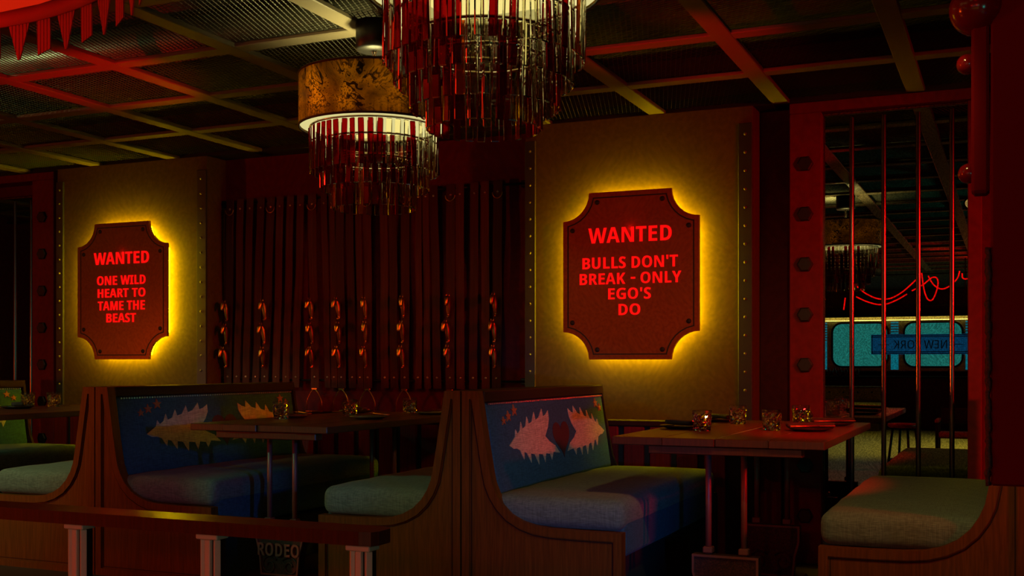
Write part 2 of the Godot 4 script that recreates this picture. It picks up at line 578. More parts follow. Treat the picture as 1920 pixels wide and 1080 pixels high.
func ceiling_grid() -> void:
	var st := st_new()
	span(st, Vector3(-9.2, 2.74, WALL), Vector3(3.4, 2.9, 15.7))
	var c := structure("ceiling", st, M.ceiling_dark, "dark ceiling behind steel mesh panels and painted beams")
	var s := 0.666
	# beams towards the wall, then beams along it
	var xs := []
	for k in range(-5, 13): xs.append(-0.434 - s * k)
	var zs := []
	for k in range(0, 17): zs.append(-5.34 + s * k)
	var long := box_mesh(Vector3(0.09, 0.022, 11.6), 0.004)
	var wide := box_mesh(Vector3(12.1, 0.018, 0.085), 0.004)
	for x in xs: put("beam", long, M.beam_paint, c, Vector3(x, 2.411, -0.32))
	for z in zs: put("cross_beam", wide, M.beam_paint, c, Vector3(-2.9, 2.411, z))
	# one sheet of expanded steel, shared by every bay
	st = st_new()
	# strands run at 45 degrees across the bay, each zigzag touching the next
	var half := 0.295
	var h := 0.0125
	var p := 0.046
	var e1 := Vector3(1, 0, 1).normalized()
	var e2 := Vector3(1, 0, -1).normalized()
	var rows := int(half * 2.9 / h)
	var cols := int(half * 2.9 / (p / 2.0))
	for r in rows:
		for i in cols:
			var up := (i + r) % 2 == 0
			var c0 := (i - cols / 2.0) * p / 2.0
			var r0 := (r - rows / 2.0) * h
			var a := e1 * c0 + e2 * (r0 + (0.0 if up else h))
			var b := e1 * (c0 + p / 2.0) + e2 * (r0 + (h if up else 0.0))
			var mid := (a + b) / 2.0
			if absf(mid.x) > half or absf(mid.z) > half: continue
			var w := e2 * 0.0011 + Vector3(0, 0.0016, 0)
			quad(st, a - w, b - w, b + w, a + w)
	var sheet := done(st)
	for i in xs.size() - 1:
		for j in zs.size() - 1:
			if j > 13: continue
			put("mesh_panel", sheet, M.mesh_steel, c, Vector3((xs[i] + xs[i + 1]) / 2.0, 2.424, (zs[j] + zs[j + 1]) / 2.0))
	for i in xs.size() - 1:
		put("mesh_panel", sheet, M.mesh_steel, c, Vector3((xs[i] + xs[i + 1]) / 2.0, 2.424, zs[0] - s / 2.0))
	# edge of the ceiling over the wall
	st = st_new()
	span(st, Vector3(-9.0, 2.40, WALL), Vector3(3.2, 2.47, -5.98))
	part("edge_trim", st, M.ceiling_dark, c)
	# round duct above the mesh
	st = st_new()
	tube(st, [Vector3(-8.9, 2.62, -4.4), Vector3(-4.0, 2.62, -4.4), Vector3(3.1, 2.62, -4.4)], 0.1, 14)
	part("duct", st, M.mesh_steel, c)
	# tube lamp above the mesh at the left
	var lamp := thing("plenum_tube_lamp", "pale green tube lamp above the ceiling mesh at the left", "lamp", Vector3(-5.35, 2.66, -3.75))
	st = st_new()
	tube(st, [Vector3(-0.22, 0, 0), Vector3(0, 0, 0), Vector3(0.22, 0, 0)], 0.018, 10)
	part("glowing_tube", st, M.tube_glow, lamp)
	st = st_new()
	box(st, Vector3(0, 0.045, 0), Vector3(0.5, 0.05, 0.06), 0.004)
	part("housing", st, M.mesh_steel, lamp)
	omni("tube_light", Vector3(0, 0, 0), Color(0.85, 1.0, 0.68), 0.45, 0.02, lamp)


func sign_wall() -> void:
	var n := 0
	for x0 in [-6.10, -2.54]:
		n += 1
		var side: String = "left" if n == 1 else "right"
		var x1: float = x0 + 1.30
		var st := st_new()
		span(st, Vector3(x0, 0.0, WALL), Vector3(x1, 2.40, -5.95), 0.004)
		var t := structure("trim_%d" % n, st, M.panel_paint, "brown painted wall panel carrying the %s backlit plaque" % side)
		for sx in [x0 + 0.033, x1 - 0.038]:
			var w := 0.066 if sx < x0 + 0.5 else 0.076
			st = st_new()
			span(st, Vector3(sx - w / 2, 0.735, -5.955), Vector3(sx + w / 2, 2.308, -5.938), 0.003)
			var strip := part("metal_strip", st, M.steel_blue, t)
			st = st_new()
			var y := 2.25
			while y > 0.78:
				ball(st, Vector3(sx, y, -5.938), 0.0085, 8, 6)
				y -= 0.0965
			tag(part("rivet_row", st, M.rivet_steel, strip), "", "", "", "stuff")
		boards(t, x0, x1, -5.95, 0.70)
	for c in [[-1.06, -0.897, "beside the right mirror"], [-6.39, -6.187, "at the left edge, beside the left mirror"]]:
		n += 1
		var st := st_new()
		span(st, Vector3(c[0], 0.0, WALL), Vector3(c[1], 2.345, -6.0), 0.004)
		var t := structure("trim_%d" % n, st, M.column_paint, "dark red column with black hexagonal bolts " + c[2])
		var hex := st_new()
		lathe(hex, [Vector2(0, -0.006), Vector2(0.042, -0.006), Vector2(0.042, 0.010), Vector2(0.034, 0.014), Vector2(0, 0.014)], 6, Vector3.ZERO, false)
		var hm := done(hex)
		for k in 8:
			var b := put("bolt", hm, M.bolt_dark, t, Vector3((c[0] + c[1]) / 2.0, 2.08 - 0.2615 * k, -5.995))
			b.rotation = Vector3(PI / 2, 0, 0)
	n += 1
	var st2 := st_new()
	span(st2, Vector3(-0.195, 0.0, WALL), Vector3(-0.13, 2.345, -6.03), 0.004)
	structure("trim_%d" % n, st2, M.column_paint, "narrow dark red post at the right edge of the mirror")
	n += 1
	st2 = st_new()
	span(st2, Vector3(-1.06, 2.345, WALL), Vector3(-0.13, 2.40, -6.0), 0.004)
	structure("trim_%d" % n, st2, M.column_paint, "dark red lintel over the right mirror")
	n += 1
	st2 = st_new()
	span(st2, Vector3(-7.2, 2.345, WALL), Vector3(-6.187, 2.40, -6.0), 0.004)
	structure("trim_%d" % n, st2, M.column_paint, "dark red lintel over the left mirror")


func mirrors() -> void:
	for c in [[-0.897, -0.195, "tall antiqued wall mirror reflecting the room, right of the bulls plaque", 2.345], [-7.10, -6.39, "dim antiqued wall mirror at the left edge of the wall", 2.25]]:
		var x0: float = c[0]
		var x1: float = c[1]
		var o := thing("wall_mirror", c[2], "mirror", Vector3(x0, 0, -6.07))
		var st := st_new()
		span(st, Vector3(0.0, 0.05, -0.075), Vector3(x1 - x0, c[3] - 0.012, 0.0))
		part("glass", st, M.mirror_glass, o)
		st = st_new()
		span(st, Vector3(0.0, c[3] - 0.012, -0.075), Vector3(x1 - x0, c[3], 0.012), 0.003)
		part("gilt_edge", st, M.gilt, o)
		for bx in [0.144, 0.302, 0.469, 0.628]:
			st = st_new()
			var pts := []
			for i in 9:
				var a := PI * i / 8.0
				pts.append(Vector2(cos(a) * 0.0125, sin(a) * 0.010))
			prism(st, PackedVector2Array(pts), 0.05, c[3] - 0.03, Transform3D(Basis(Vector3(1, 0, 0), Vector3(0, 0, 1), Vector3(0, 1, 0)), Vector3(bx, 0, 0)))
			part("bar", st, M.mirror_bar, o)


# ------------------------------------------------------------------ benches

const BENCH := [Vector2(0.004, 0.0), Vector2(0.71, 0.0), Vector2(0.71, 0.366), Vector2(0.52, 0.366), Vector2(0.40, 0.369), Vector2(0.335, 0.376), Vector2(0.28, 0.393), Vector2(0.23, 0.420), Vector2(0.19, 0.458), Vector2(0.162, 0.50), Vector2(0.143, 0.545), Vector2(0.132, 0.60), Vector2(0.118, 0.68), Vector2(0.10, 0.79), Vector2(0.078, 0.925), Vector2(0.004, 0.925)]


func inset(pts: Array, amount: float) -> PackedVector2Array:
	var r := Geometry2D.offset_polygon(PackedVector2Array(pts), -amount)
	return r[0]


func bench_model(at: Vector3, face: float, label: String) -> void:
	var o := thing("booth_bench", label, "bench", at, "booth benches")
	var flip := Transform3D(Basis(Vector3(face, 0, 0), Vector3(0, 1, 0), Vector3(0, 0, 1)), Vector3.ZERO)
	var mx := func(pts) -> PackedVector2Array:
		var q := PackedVector2Array()
		for p in pts: q.append(Vector2(p.x * face, p.y))
		return q
	var st := st_new()
	prism(st, mx.call(BENCH), -0.045, -0.004)
	var e := part("end_panel", st, M.bench_wood, o)
	# raised moulding along the outline with a groove inside it
	st = st_new()
	var outer := PackedVector2Array(BENCH)
	var inner := inset(BENCH, 0.034)
	ring_face(st, mx.call(outer), mx.call(inner), -0.004, 0.006)
	part("moulding", st, M.bench_wood, e)
	st = st_new()
	ring_face(st, mx.call(inset(BENCH, 0.040)), mx.call(inset(BENCH, 0.044)), -0.004, -0.0032)
	part("groove", st, M.dark_wood, e)
	# shell, top rail, seat box
	st = st_new()
	box(st, flip * Vector3(0.030, 0.45, -0.80), Vector3(0.048, 0.89, 1.51), 0.003)
	part("back_shell", st, M.dark_wood, o)
	st = st_new()
	box(st, flip * Vector3(0.045, 0.900, -0.80), Vector3(0.082, 0.050, 1.512), 0.005)
	part("top_rail", st, M.dark_wood, o)
	st = st_new()
	box(st, flip * Vector3(0.35, 0.17, -0.80), Vector3(0.58, 0.34, 1.50), 0.003)
	part("seat_box", st, M.black_gap, o)
	# rear end panel against the wall
	st = st_new()
	prism(st, mx.call(BENCH), -1.575, -1.555)
	part("rear_panel", st, M.dark_wood, o)
	# upholstered back
	var tilt := atan2(0.062, 0.40)
	var bb := Basis(Vector3(0, 0, 1), tilt * face)
	var centre := Vector3(face * 0.088, 0.672, -0.80)
	st = st_new()
	var bent := func(v: Vector3) -> Vector3:
		var k: float = (1.0 - pow(absf(v.z) / 0.75, 4.0)) * (1.0 - pow(absf(v.y) / 0.24, 4.0))
		return bb * Vector3(v.x + face * maxf(k, 0.0) * 0.008, v.y, v.z)
	cushion(st, centre, Vector3(0.055, 0.405, 1.495), 0.024, bent)
	var back := part("backrest", st, M.back_fabric, o)
	decorate(back, centre, bb, face)
	# nail trim under the rail
	st = st_new()
	var z := -0.08
	while z > -1.53:
		box(st, Vector3(face * 0.089, 0.868, z), Vector3(0.009, 0.009, 0.009), 0.002)
		z -= 0.0185
	tag(part("nail_trim", st, M.stud, back), "", "", "", "stuff")
	# seat with its front skirt
	st = st_new()
	var soft := func(v: Vector3) -> Vector3:
		var k: float = (1.0 - pow(absf(v.x) / 0.30, 4.0)) * (1.0 - pow(absf(v.z) / 0.77, 4.0))
		return v + Vector3(0, maxf(k, 0.0) * (0.016 if v.y > 0 else 0.0) + 0.0025 * sin(v.z * 17.0) * sin(v.x * 9.0 + 1.0), 0)
	cushion(st, Vector3(face * 0.415, 0.428, -0.785), Vector3(0.59, 0.125, 1.545), 0.045, soft)
	part("seat_cushion", st, M.seat_fabric, o)
	st = st_new()
	cushion(st, Vector3(face * 0.672, 0.35, -0.80), Vector3(0.07, 0.19, 1.50), 0.03, null, 4)
	part("seat_front", st, M.back_fabric, o)


# flat ring between two outlines, from z0 to z1
func ring_face(st: SurfaceTool, outer: PackedVector2Array, inner: PackedVector2Array, z0: float, z1: float) -> void:
	st.set_smooth_group(-1)
	var pieces := Geometry2D.clip_polygons(outer, inner)
	# a ring comes back as an outline and a hole: cut it in two with half planes instead
	var lo := outer[0]; var hi := outer[0]
	for p in outer:
		lo = lo.min(p); hi = hi.max(p)
	var cut := (inner[0].x + inner[inner.size() / 2].x) / 2.0
	cut = (lo.x + hi.x) / 2.0
	for h in [[lo.x - 1.0, cut], [cut, hi.x + 1.0]]:
		var half := PackedVector2Array([Vector2(h[0], lo.y - 1), Vector2(h[1], lo.y - 1), Vector2(h[1], hi.y + 1), Vector2(h[0], hi.y + 1)])
		for a in Geometry2D.intersect_polygons(outer, half):
			for b in Geometry2D.clip_polygons(a, inner):
				prism(st, b, z0, z1)


const WING := [Vector2(0.0, 0.005), Vector2(0.035, 0.024), Vector2(0.075, 0.044), Vector2(0.088, 0.078), Vector2(0.104, 0.055), Vector2(0.135, 0.071), Vector2(0.158, 0.112), Vector2(0.168, 0.077), Vector2(0.205, 0.088), Vector2(0.235, 0.134), Vector2(0.246, 0.097), Vector2(0.285, 0.106), Vector2(0.325, 0.154), Vector2(0.334, 0.113), Vector2(0.375, 0.124), Vector2(0.425, 0.166), Vector2(0.432, 0.126), Vector2(0.465, 0.134), Vector2(0.502, 0.154), Vector2(0.500, 0.110), Vector2(0.475, 0.070), Vector2(0.425, 0.025), Vector2(0.470, -0.005), Vector2(0.535, -0.030), Vector2(0.585, -0.072), Vector2(0.545, -0.068), Vector2(0.500, -0.062), Vector2(0.470, -0.100), Vector2(0.455, -0.068), Vector2(0.405, -0.062), Vector2(0.385, -0.106), Vector2(0.365, -0.064), Vector2(0.315, -0.058), Vector2(0.305, -0.110), Vector2(0.268, -0.056), Vector2(0.225, -0.048), Vector2(0.218, -0.094), Vector2(0.178, -0.042), Vector2(0.150, -0.036), Vector2(0.140, -0.072), Vector2(0.108, -0.024), Vector2(0.075, -0.014), Vector2(0.035, -0.012)]


func decorate(back: Node, centre: Vector3, bb: Basis, face: float) -> void:
	# local axes on the cloth: u along the bench (away from its open end), v up the back, n outwards
	var u := Vector3(0, 0, -1)
	var v := bb * Vector3(0, 1, 0)
	var nn := bb * Vector3(face, 0, 0)
	var base := centre + bb * Vector3(face * 0.0335, 0, 0)
	var lay := func(pts: Array, du: float, dv: float, su: float, sv: float) -> SurfaceTool:
		var st := st_new()
		var q := PackedVector2Array()
		for p in pts: q.append(Vector2(p.x * su + du, p.y * sv + dv))
		if face > 0:
			prism(st, q, -0.004, 0.004, Transform3D(Basis(u, v, nn), base))
		else:
			var w := PackedVector2Array()
			for p in q: w.append(Vector2(-p.x, p.y))
			prism(st, w, -0.004, 0.004, Transform3D(Basis(-u, v, nn), base))
		return st
	tag(part("wing", lay.call(WING, -0.575, 0.0, 0.98, 0.92), M.wing_cloth, back), "cream cloth wing with jagged feathers")
	tag(part("wing", lay.call(WING, 0.675, 0.0, -0.98, 0.92), M.wing_cloth, back), "cream cloth wing with jagged feathers")
	var heart := []
	for i in 28:
		var a := TAU * i / 28.0
		heart.append(Vector2(0.0068 * 16.0 * pow(sin(a), 3.0), 0.0060 * (13.0 * cos(a) - 5.0 * cos(2.0 * a) - 2.0 * cos(3.0 * a) - cos(4.0 * a))))
	tag(part("heart", lay.call(heart, 0.05, 0.01, 1.0, 1.0), M.heart_cloth, back), "dark red cloth heart")
	for s in [[-0.60, 0.115, 0.020], [-0.545, 0.133, 0.026], [-0.475, 0.156, 0.028], [0.60, 0.156, 0.026], [0.655, 0.130, 0.022]]:
		var star := []
		for i in 10:
			var a := TAU * i / 10.0 + PI / 2
			var r: float = s[2] * (1.0 if i % 2 == 0 else 0.42)
			star.append(Vector2(cos(a) * r * 1.25, sin(a) * r))
		part("star", lay.call(star, s[0], s[1], 1.0, 1.0), M.star_thread, back)


func benches() -> void:
	bench_model(Vector3(-6.38, 0, -4.28), 1.0, "leftmost booth bench, green-lit back cut by the photo edge")
	bench_model(Vector3(-4.135, 0, -4.28), -1.0, "booth bench facing left with its wooden end at far left")
	bench_model(Vector3(-4.135, 0, -4.28), 1.0, "winged-heart booth bench behind the table with three glasses")
	bench_model(Vector3(-2.121, 0, -4.28), -1.0, "booth bench facing left, its teal seat beside the middle table")
	bench_model(Vector3(-2.121, 0, -4.28), 1.0, "winged-heart booth bench with bright blue back, beside the bulls plaque")
	bench_model(Vector3(0.06, 0, -4.28), -1.0, "booth bench facing left at the right edge, below the mirror")


# ------------------------------------------------------------------ tables

func table_model(x0: float, x1: float, y: float, label: String) -> void:
	var cx := (x0 + x1) / 2.0
	var o := thing("booth_table", label, "table", Vector3(cx, 0, -5.05), "booth tables")
	var w := x1 - x0
	var st := st_new()
	# four planks glued up, the long edges slightly uneven
	var n := 4
	for k in n:
		var a := -w / 2 + w * k / n
		var s2 := st_new()
		var jut := [0.0, 0.006, -0.004, 0.003]
		box(s2, Vector3(a + w / n / 2.0, y - 0.016, jut[k] * 0.5), Vector3(w / n - 0.0012, 0.032, 1.50 + jut[k]), 0.003)
		part("plank", s2, M.table_wood, o)
	for z in [-0.70, 0.70]:
		st = st_new()
		box(st, Vector3(0.03, y - 0.049, z), Vector3(w * 0.72, 0.032, 0.06), 0.003)
		part("bearer", st, M.table_wood, o)
	for z in [0.55, -0.40]:
		for x in [-0.072, 0.072]:
			st = st_new()
			tube(st, [Vector3(x, 0.27, z), Vector3(x, y - 0.034, z)], 0.0125, 12)
			box(st, Vector3(x, 0.29, z), Vector3(0.040, 0.026, 0.040), 0.004)
			part("leg", st, M.leg_paint, o)
		var base := cast_base(o, z)
		if z > 0:
			lettering(base, "lettering", "RODEO", Vector3(0, 0.155, z + 0.03), 0.235, 0.062, 0.006, M.iron_letter)


func cast_base(o: Node, z: float) -> Node:
	var st := st_new()
	# plate with a waisted outline
	var pts := PackedVector2Array([Vector2(-0.105, 0.03), Vector2(0.105, 0.03), Vector2(0.115, 0.13), Vector2(0.134, 0.20), Vector2(0.134, 0.272), Vector2(-0.134, 0.272), Vector2(-0.134, 0.20), Vector2(-0.115, 0.13)])
	prism(st, pts, z - 0.022, z + 0.018)
	var b := part("base_plate", st, M.cast_iron, o)
	st = st_new()
	ring_face(st, pts, Geometry2D.offset_polygon(pts, -0.009)[0], z + 0.018, z + 0.028)
	part("rim", st, M.leg_paint, b)
	for s in [-1.0, 1.0]:
		st = st_new()
		var sp := []
		for i in 22:
			var a := i * 0.42
			var r := 0.012 + 0.0018 * i
			sp.append(Vector3(s * (0.058 + cos(a) * r), (0.10 if z < 0 else 0.075) + sin(a) * r, z + 0.019))
		tube(st, sp, 0.005, 6)
		part("scroll", st, M.cast_iron, b)
	st = st_new()
	box(st, Vector3(0, 0.016, z), Vector3(0.30, 0.03, 0.22), 0.006)
	part("foot", st, M.cast_iron, b)
	return b


func tumbler(at: Vector3, label: String) -> void:
	var st := st_new()
	var cut := func(i: int, k: int) -> float: return (0.0026 if (k + i) % 2 == 0 else -0.0026) if i >= 1 and i <= 7 else 0.0
	var prof := [Vector2(0, 0.0), Vector2(0.034, 0.0), Vector2(0.036, 0.006), Vector2(0.0365, 0.018), Vector2(0.038, 0.030), Vector2(0.0385, 0.042), Vector2(0.0395, 0.054), Vector2(0.0405, 0.066), Vector2(0.0415, 0.076), Vector2(0.0425, 0.088), Vector2(0.0405, 0.089), Vector2(0.0385, 0.062), Vector2(0.0345, 0.024), Vector2(0.030, 0.017), Vector2(0.0, 0.015)]
	lathe(st, prof, 20, Vector3.ZERO, false, cut)
	var o := put("tumbler", done(st), M.tumbler_glass, self, at)
	o.rotation.y = at.x * 7.0
	tag(o, label, "glass", "cut glass tumblers on the tables")


func setting(at: Vector3, turn: float, clay: bool, label_plate: String, label_napkin: String, label_fork: String) -> void:
	var o := thing("side_plate", label_plate, "plate", at, "side plates on the tables")
	var st := st_new()
	lathe(st, [Vector2(0, 0.0), Vector2(0.062, 0.0), Vector2(0.085, 0.008), Vector2(0.098, 0.013), Vector2(0.098, 0.016), Vector2(0.084, 0.0125), Vector2(0.062, 0.005), Vector2(0, 0.005)], 32)
	part("dish", st, M.plate_clay if clay else M.plate_black, o)
	if label_napkin:
		st = st_new()
		cushion(st, Vector3.ZERO, Vector3(0.055, 0.02, 0.20), 0.009, func(v): return v + Vector3(0.004 * sin(v.z * 40.0), 0, 0), 6)
		var n := put("napkin_roll", done(st), M.napkin, self, at + Vector3(0.0, 0.0265, 0.0))
		n.rotation.y = turn
		tag(n, label_napkin, "napkin", "rolled black napkins")
	if label_fork:
		var f := thing("fork", label_fork, "fork", at + Vector3(0.055, 0.019, 0.0).rotated(Vector3.UP, turn), "copper forks")
		f.rotation.y = turn
		st = st_new()
		tube(st, [Vector3(0, 0.003, 0.095), Vector3(0, 0.004, 0.05), Vector3(0, 0.007, -0.03)], [0.0052, 0.004, 0.003], 8, 1.6)
		part("handle", st, M.copper, f)
		st = st_new()
		box(st, Vector3(0, 0.006, -0.042), Vector3(0.020, 0.003, 0.028), 0.001)
		for k in 4:
			box(st, Vector3(-0.0078 + 0.0052 * k, 0.0065, -0.073), Vector3(0.0026, 0.0025, 0.040))
		part("head", st, M.copper, f)


func tables() -> void:
	table_model(-5.66, -4.87, 0.772, "wooden booth table at the left edge, two glasses on it")
	table_model(-3.57, -2.80, 0.757, "wooden booth table in front of the leather straps")
	table_model(-1.46, -0.63, 0.750, "red-lit wooden booth table in front of the mirror")
	tumbler(Vector3(-1.219, 0.7505, -4.795), "cut glass tumbler nearest the bulls bench on the right table")
	tumbler(Vector3(-1.202, 0.7505, -5.416), "cut glass tumbler at the wall, left of the pair on the right table")
	tumbler(Vector3(-0.951, 0.7505, -4.956), "cut glass tumbler at the middle of the right table")
	tumbler(Vector3(-0.923, 0.7505, -5.539), "cut glass tumbler in front of the bolted column on the right table")
	tumbler(Vector3(-3.405, 0.7575, -4.80), "cut glass tumbler overlapping the winged bench back on the middle table")
	tumbler(Vector3(-3.276, 0.7575, -5.25), "cut glass tumbler standing before a stirrup at the middle table's centre")
	tumbler(Vector3(-3.138, 0.7575, -5.67), "cut glass tumbler farthest back on the middle table")
	tumbler(Vector3(-5.62, 0.7725, -5.245), "cut glass tumbler at the far left, left of two on the table")
	tumbler(Vector3(-5.47, 0.7725, -5.31), "cut glass tumbler at the far left, right of two on the table")
	setting(Vector3(-1.345, 0.7505, -4.93), 0.9, false, "black side plate at the bench end of the right table", "black napkin roll on the plate nearest the winged blue bench", "copper fork on the plate nearest the winged blue bench")
	setting(Vector3(-1.33, 0.7505, -5.60), 0.8, false, "black side plate near the wall on the right table", "black napkin roll near the wall, left rear of the right table", "copper fork near the wall, left rear of the right table")
	setting(Vector3(-0.79, 0.7505, -4.97), -1.2, false, "black side plate at the front right of the right table", "black napkin roll at the front right of the right table", "copper fork at the front right of the right table")
	setting(Vector3(-0.765, 0.7505, -5.45), -1.2, false, "black side plate nearest the mirror on the right table", "black napkin roll nearest the mirror on the right table", "copper fork nearest the mirror on the right table")
	setting(Vector3(-3.46, 0.7575, -4.98), 1.1, true, "brown clay side plate before the winged bench on the middle table", "", "copper fork on the plate before the winged bench")
	setting(Vector3(-3.02, 0.7575, -5.02), 1.2, true, "brown clay side plate at the right of the middle table", "", "copper fork on the plate at the right of the middle table")
	setting(Vector3(-2.96, 0.7575, -5.60), 1.2, true, "brown clay side plate at the rear right of the middle table", "", "copper fork at the rear right of the middle table")
	setting(Vector3(-3.44, 0.7575, -5.58), 0.7, false, "black side plate at the rear left of the middle table", "black napkin roll at the rear left of the middle table", "copper fork at the rear left of the middle table")
	setting(Vector3(-5.42, 0.7725, -4.98), 0.9, false, "black side plate on the table at the left edge", "black napkin roll on the table at the left edge", "")


# ------------------------------------------------------------------ railing

func railing() -> void:
	var o := thing("railing", "low wooden railing with pale fluted posts in the foreground", "railing", Vector3(-1.55, 0, -2.66))
	var st := st_new()
	var pts := PackedVector2Array([Vector2(-4.6, -0.06), Vector2(-0.045, -0.06), Vector2(-0.012, -0.052), Vector2(0.0, -0.03), Vector2(0.0, 0.03), Vector2(-0.012, 0.052), Vector2(-0.045, 0.06), Vector2(-4.6, 0.06)])
	prism(st, pts, 0.552, 0.590, Transform3D(Basis(Vector3(1, 0, 0), Vector3(0, 0, -1), Vector3(0, 1, 0)), Vector3.ZERO))
	part("top_rail", st, M.rail_wood, o)
	for k in 7:
		var x := -0.055 - 0.503 * k
		st = st_new()
		# three reeds, the outer two turned away, on a dark core
		box(st, Vector3(x, 0.22, 0.015), Vector3(0.058, 0.63, 0.03), 0.0)
		var post := part("post", st, M.dark_wood, o)
		for e in [[-0.025, 0.034, -0.9], [0.0, 0.040, 0.0], [0.025, 0.034, 0.9]]:
			st = st_new()
			box(st, Vector3(x + e[0], 0.22, e[1]), Vector3(0.019, 0.63, 0.014), 0.002, Basis(Vector3.UP, e[2]))
			part("reed", st, M.post_white, post)
		st = st_new()
		box(st, Vector3(x, 0.5435, 0.024), Vector3(0.076, 0.015, 0.056), 0.003)
		part("cap", st, M.post_white, post)
		st = st_new()
		box(st, Vector3(x, 0.02, 0.026), Vector3(0.09, 0.04, 0.08), 0.004)
		part("foot", st, M.post_white, post)


# ------------------------------------------------------------------ signs

func sign_outline(w: float, h: float, nx: float, ny: float) -> PackedVector2Array:
	var q := PackedVector2Array()
	for c in [[1, -1], [1, 1], [-1, 1], [-1, -1]]:
		var cx: float = c[0] * w / 2
		var cy: float = c[1] * h / 2
		for i in 9:
			var a := PI / 2 * i / 8.0
			# concave quarter round at each corner, run counter-clockwise
			var t := a if c[0] * c[1] > 0 else PI / 2 - a
			q.append(Vector2(cx - c[0] * nx * sin(t), cy - c[1] * ny * cos(t)))
	return q


func plaque(at: Vector3, label: String, lines: Array) -> void:
	var o := thing("wanted_plaque", label, "sign", at, "backlit wanted plaques")
	var w := 0.772
	var h := 0.918
	var out := sign_outline(w, h, 0.152, 0.152)
	var st := st_new()
	prism(st, out, -0.020, 0.0)
	part("board", st, M.sign_board, o)
	st = st_new()
	ring_face(st, Geometry2D.offset_polygon(out, -0.026)[0], Geometry2D.offset_polygon(out, -0.033)[0], 0.0, 0.0012)
	part("border_line", st, M.sign_line, o)
	for p in [Vector2(-0.185, 0.405), Vector2(0.185, 0.405), Vector2(-0.33, 0.255), Vector2(0.33, 0.255), Vector2(-0.33, -0.255), Vector2(0.33, -0.255), Vector2(-0.185, -0.405), Vector2(0.185, -0.405)]:
		st = st_new()
		lathe(st, [Vector2(0.0135, -0.002), Vector2(0.0135, 0.003), Vector2(0.010, 0.0055), Vector2(0, 0.0065)], 14)
		var s := part("screw", st, M.bolt_dark, o, Vector3(p.x, p.y, 0.0))
		s.rotation.x = PI / 2
	for l in lines:
		word_line(o, l[0], l[1], l[2], l[3])
	# strip of yellow leds round the back, shining on the wall
	st = st_new()
	var strip := Geometry2D.offset_polygon(out, -0.030)[0]
	ring_face(st, strip, Geometry2D.offset_polygon(out, -0.034)[0], -0.066, -0.0205)
	part("led_strip", st, M.halo_led, o)
	for p in [Vector2(-0.15, 0.42), Vector2(0.15, 0.42), Vector2(-0.35, 0.2), Vector2(0.35, 0.2), Vector2(-0.35, -0.2), Vector2(0.35, -0.2), Vector2(-0.15, -0.42), Vector2(0.15, -0.42)]:
		omni("led_light", Vector3(p.x * 0.9, p.y * 0.9, -0.05), Color(1.0, 0.80, 0.03), 0.01, 0.012, o)
	omni("letter_light", Vector3(lines[0][2] * 0.02, lines[0][1] + 0.03, 0.012), Color(1.0, 0.035, 0.04), 0.0015, 0.004, o)


# one part for each word, spaced as one line of w by h
func word_line(o: Node, line: String, y: float, w: float, h: float) -> void:
	var f := SystemFont.new()
	f.font_names = PackedStringArray(["Droid Sans"])
	f.font_weight = 700
	var words := line.split(" ")
	var whole := f.get_string_size(line, HORIZONTAL_ALIGNMENT_LEFT, -1, 64).x
	var x := -w / 2.0
	var gap := f.get_string_size(" ", HORIZONTAL_ALIGNMENT_LEFT, -1, 64).x * w / whole
	for s in words:
		var ww := f.get_string_size(s, HORIZONTAL_ALIGNMENT_LEFT, -1, 64).x * w / whole
		if s == "-": lettering(o, "glowing_word", s, Vector3(x + ww / 2.0, y, 0.002), ww * 0.85, h * 0.17, 0.006, M.sign_letters)
		else: lettering(o, "glowing_word", s, Vector3(x + ww / 2.0, y, 0.002), ww * 0.96, h, 0.006, M.sign_letters)
		x += ww + gap


func signs() -> void:
	plaque(Vector3(-5.455, 1.528, -5.878), "notched brown plaque glowing ONE WILD HEART on the left panel", [["WANTED", 0.222, 0.495, 0.082], ["ONE WILD", 0.073, 0.425, 0.062], ["HEART TO", -0.012, 0.418, 0.060], ["TAME THE", -0.097, 0.412, 0.062], ["BEAST", -0.180, 0.265, 0.062]])
	plaque(Vector3(-1.895, 1.522, -5.878), "notched brown plaque glowing BULLS DON'T BREAK on the right panel", [["WANTED", 0.222, 0.492, 0.084], ["BULLS DON'T", 0.070, 0.552, 0.064], ["BREAK - ONLY", -0.016, 0.585, 0.062], ["EGO'S", -0.100, 0.252, 0.063], ["DO", -0.186, 0.128, 0.062]])


# ------------------------------------------------------------------ straps

# x at the top rod, x at the bottom rod, carries hooks
const STRAPS := [[-4.716, -4.737, 1], [-4.633, -4.665, 0], [-4.556, -4.592, 0], [-4.468, -4.516, 0], [-4.391, -4.444, 1], [-4.320, -4.354, 0], [-4.240, -4.276, 0], [-4.163, -4.201, 0], [-4.076, -4.054, 1], [-3.988, -3.958, 0], [-3.930, -3.908, 0], [-3.872, -3.854, 1], [-3.800, -3.775, 0], [-3.735, -3.716, 0], [-3.672, -3.664, 1], [-3.556, -3.541, 0], [-3.490, -3.475, 0], [-3.398, -3.402, 1], [-3.304, -3.308, 0], [-3.258, -3.243, 0], [-3.203, -3.177, 0], [-3.086, -3.090, 1], [-3.025, -3.020, 0], [-2.928, -2.936, 0], [-2.858, -2.852, 0], [-2.773, -2.784, 1]]


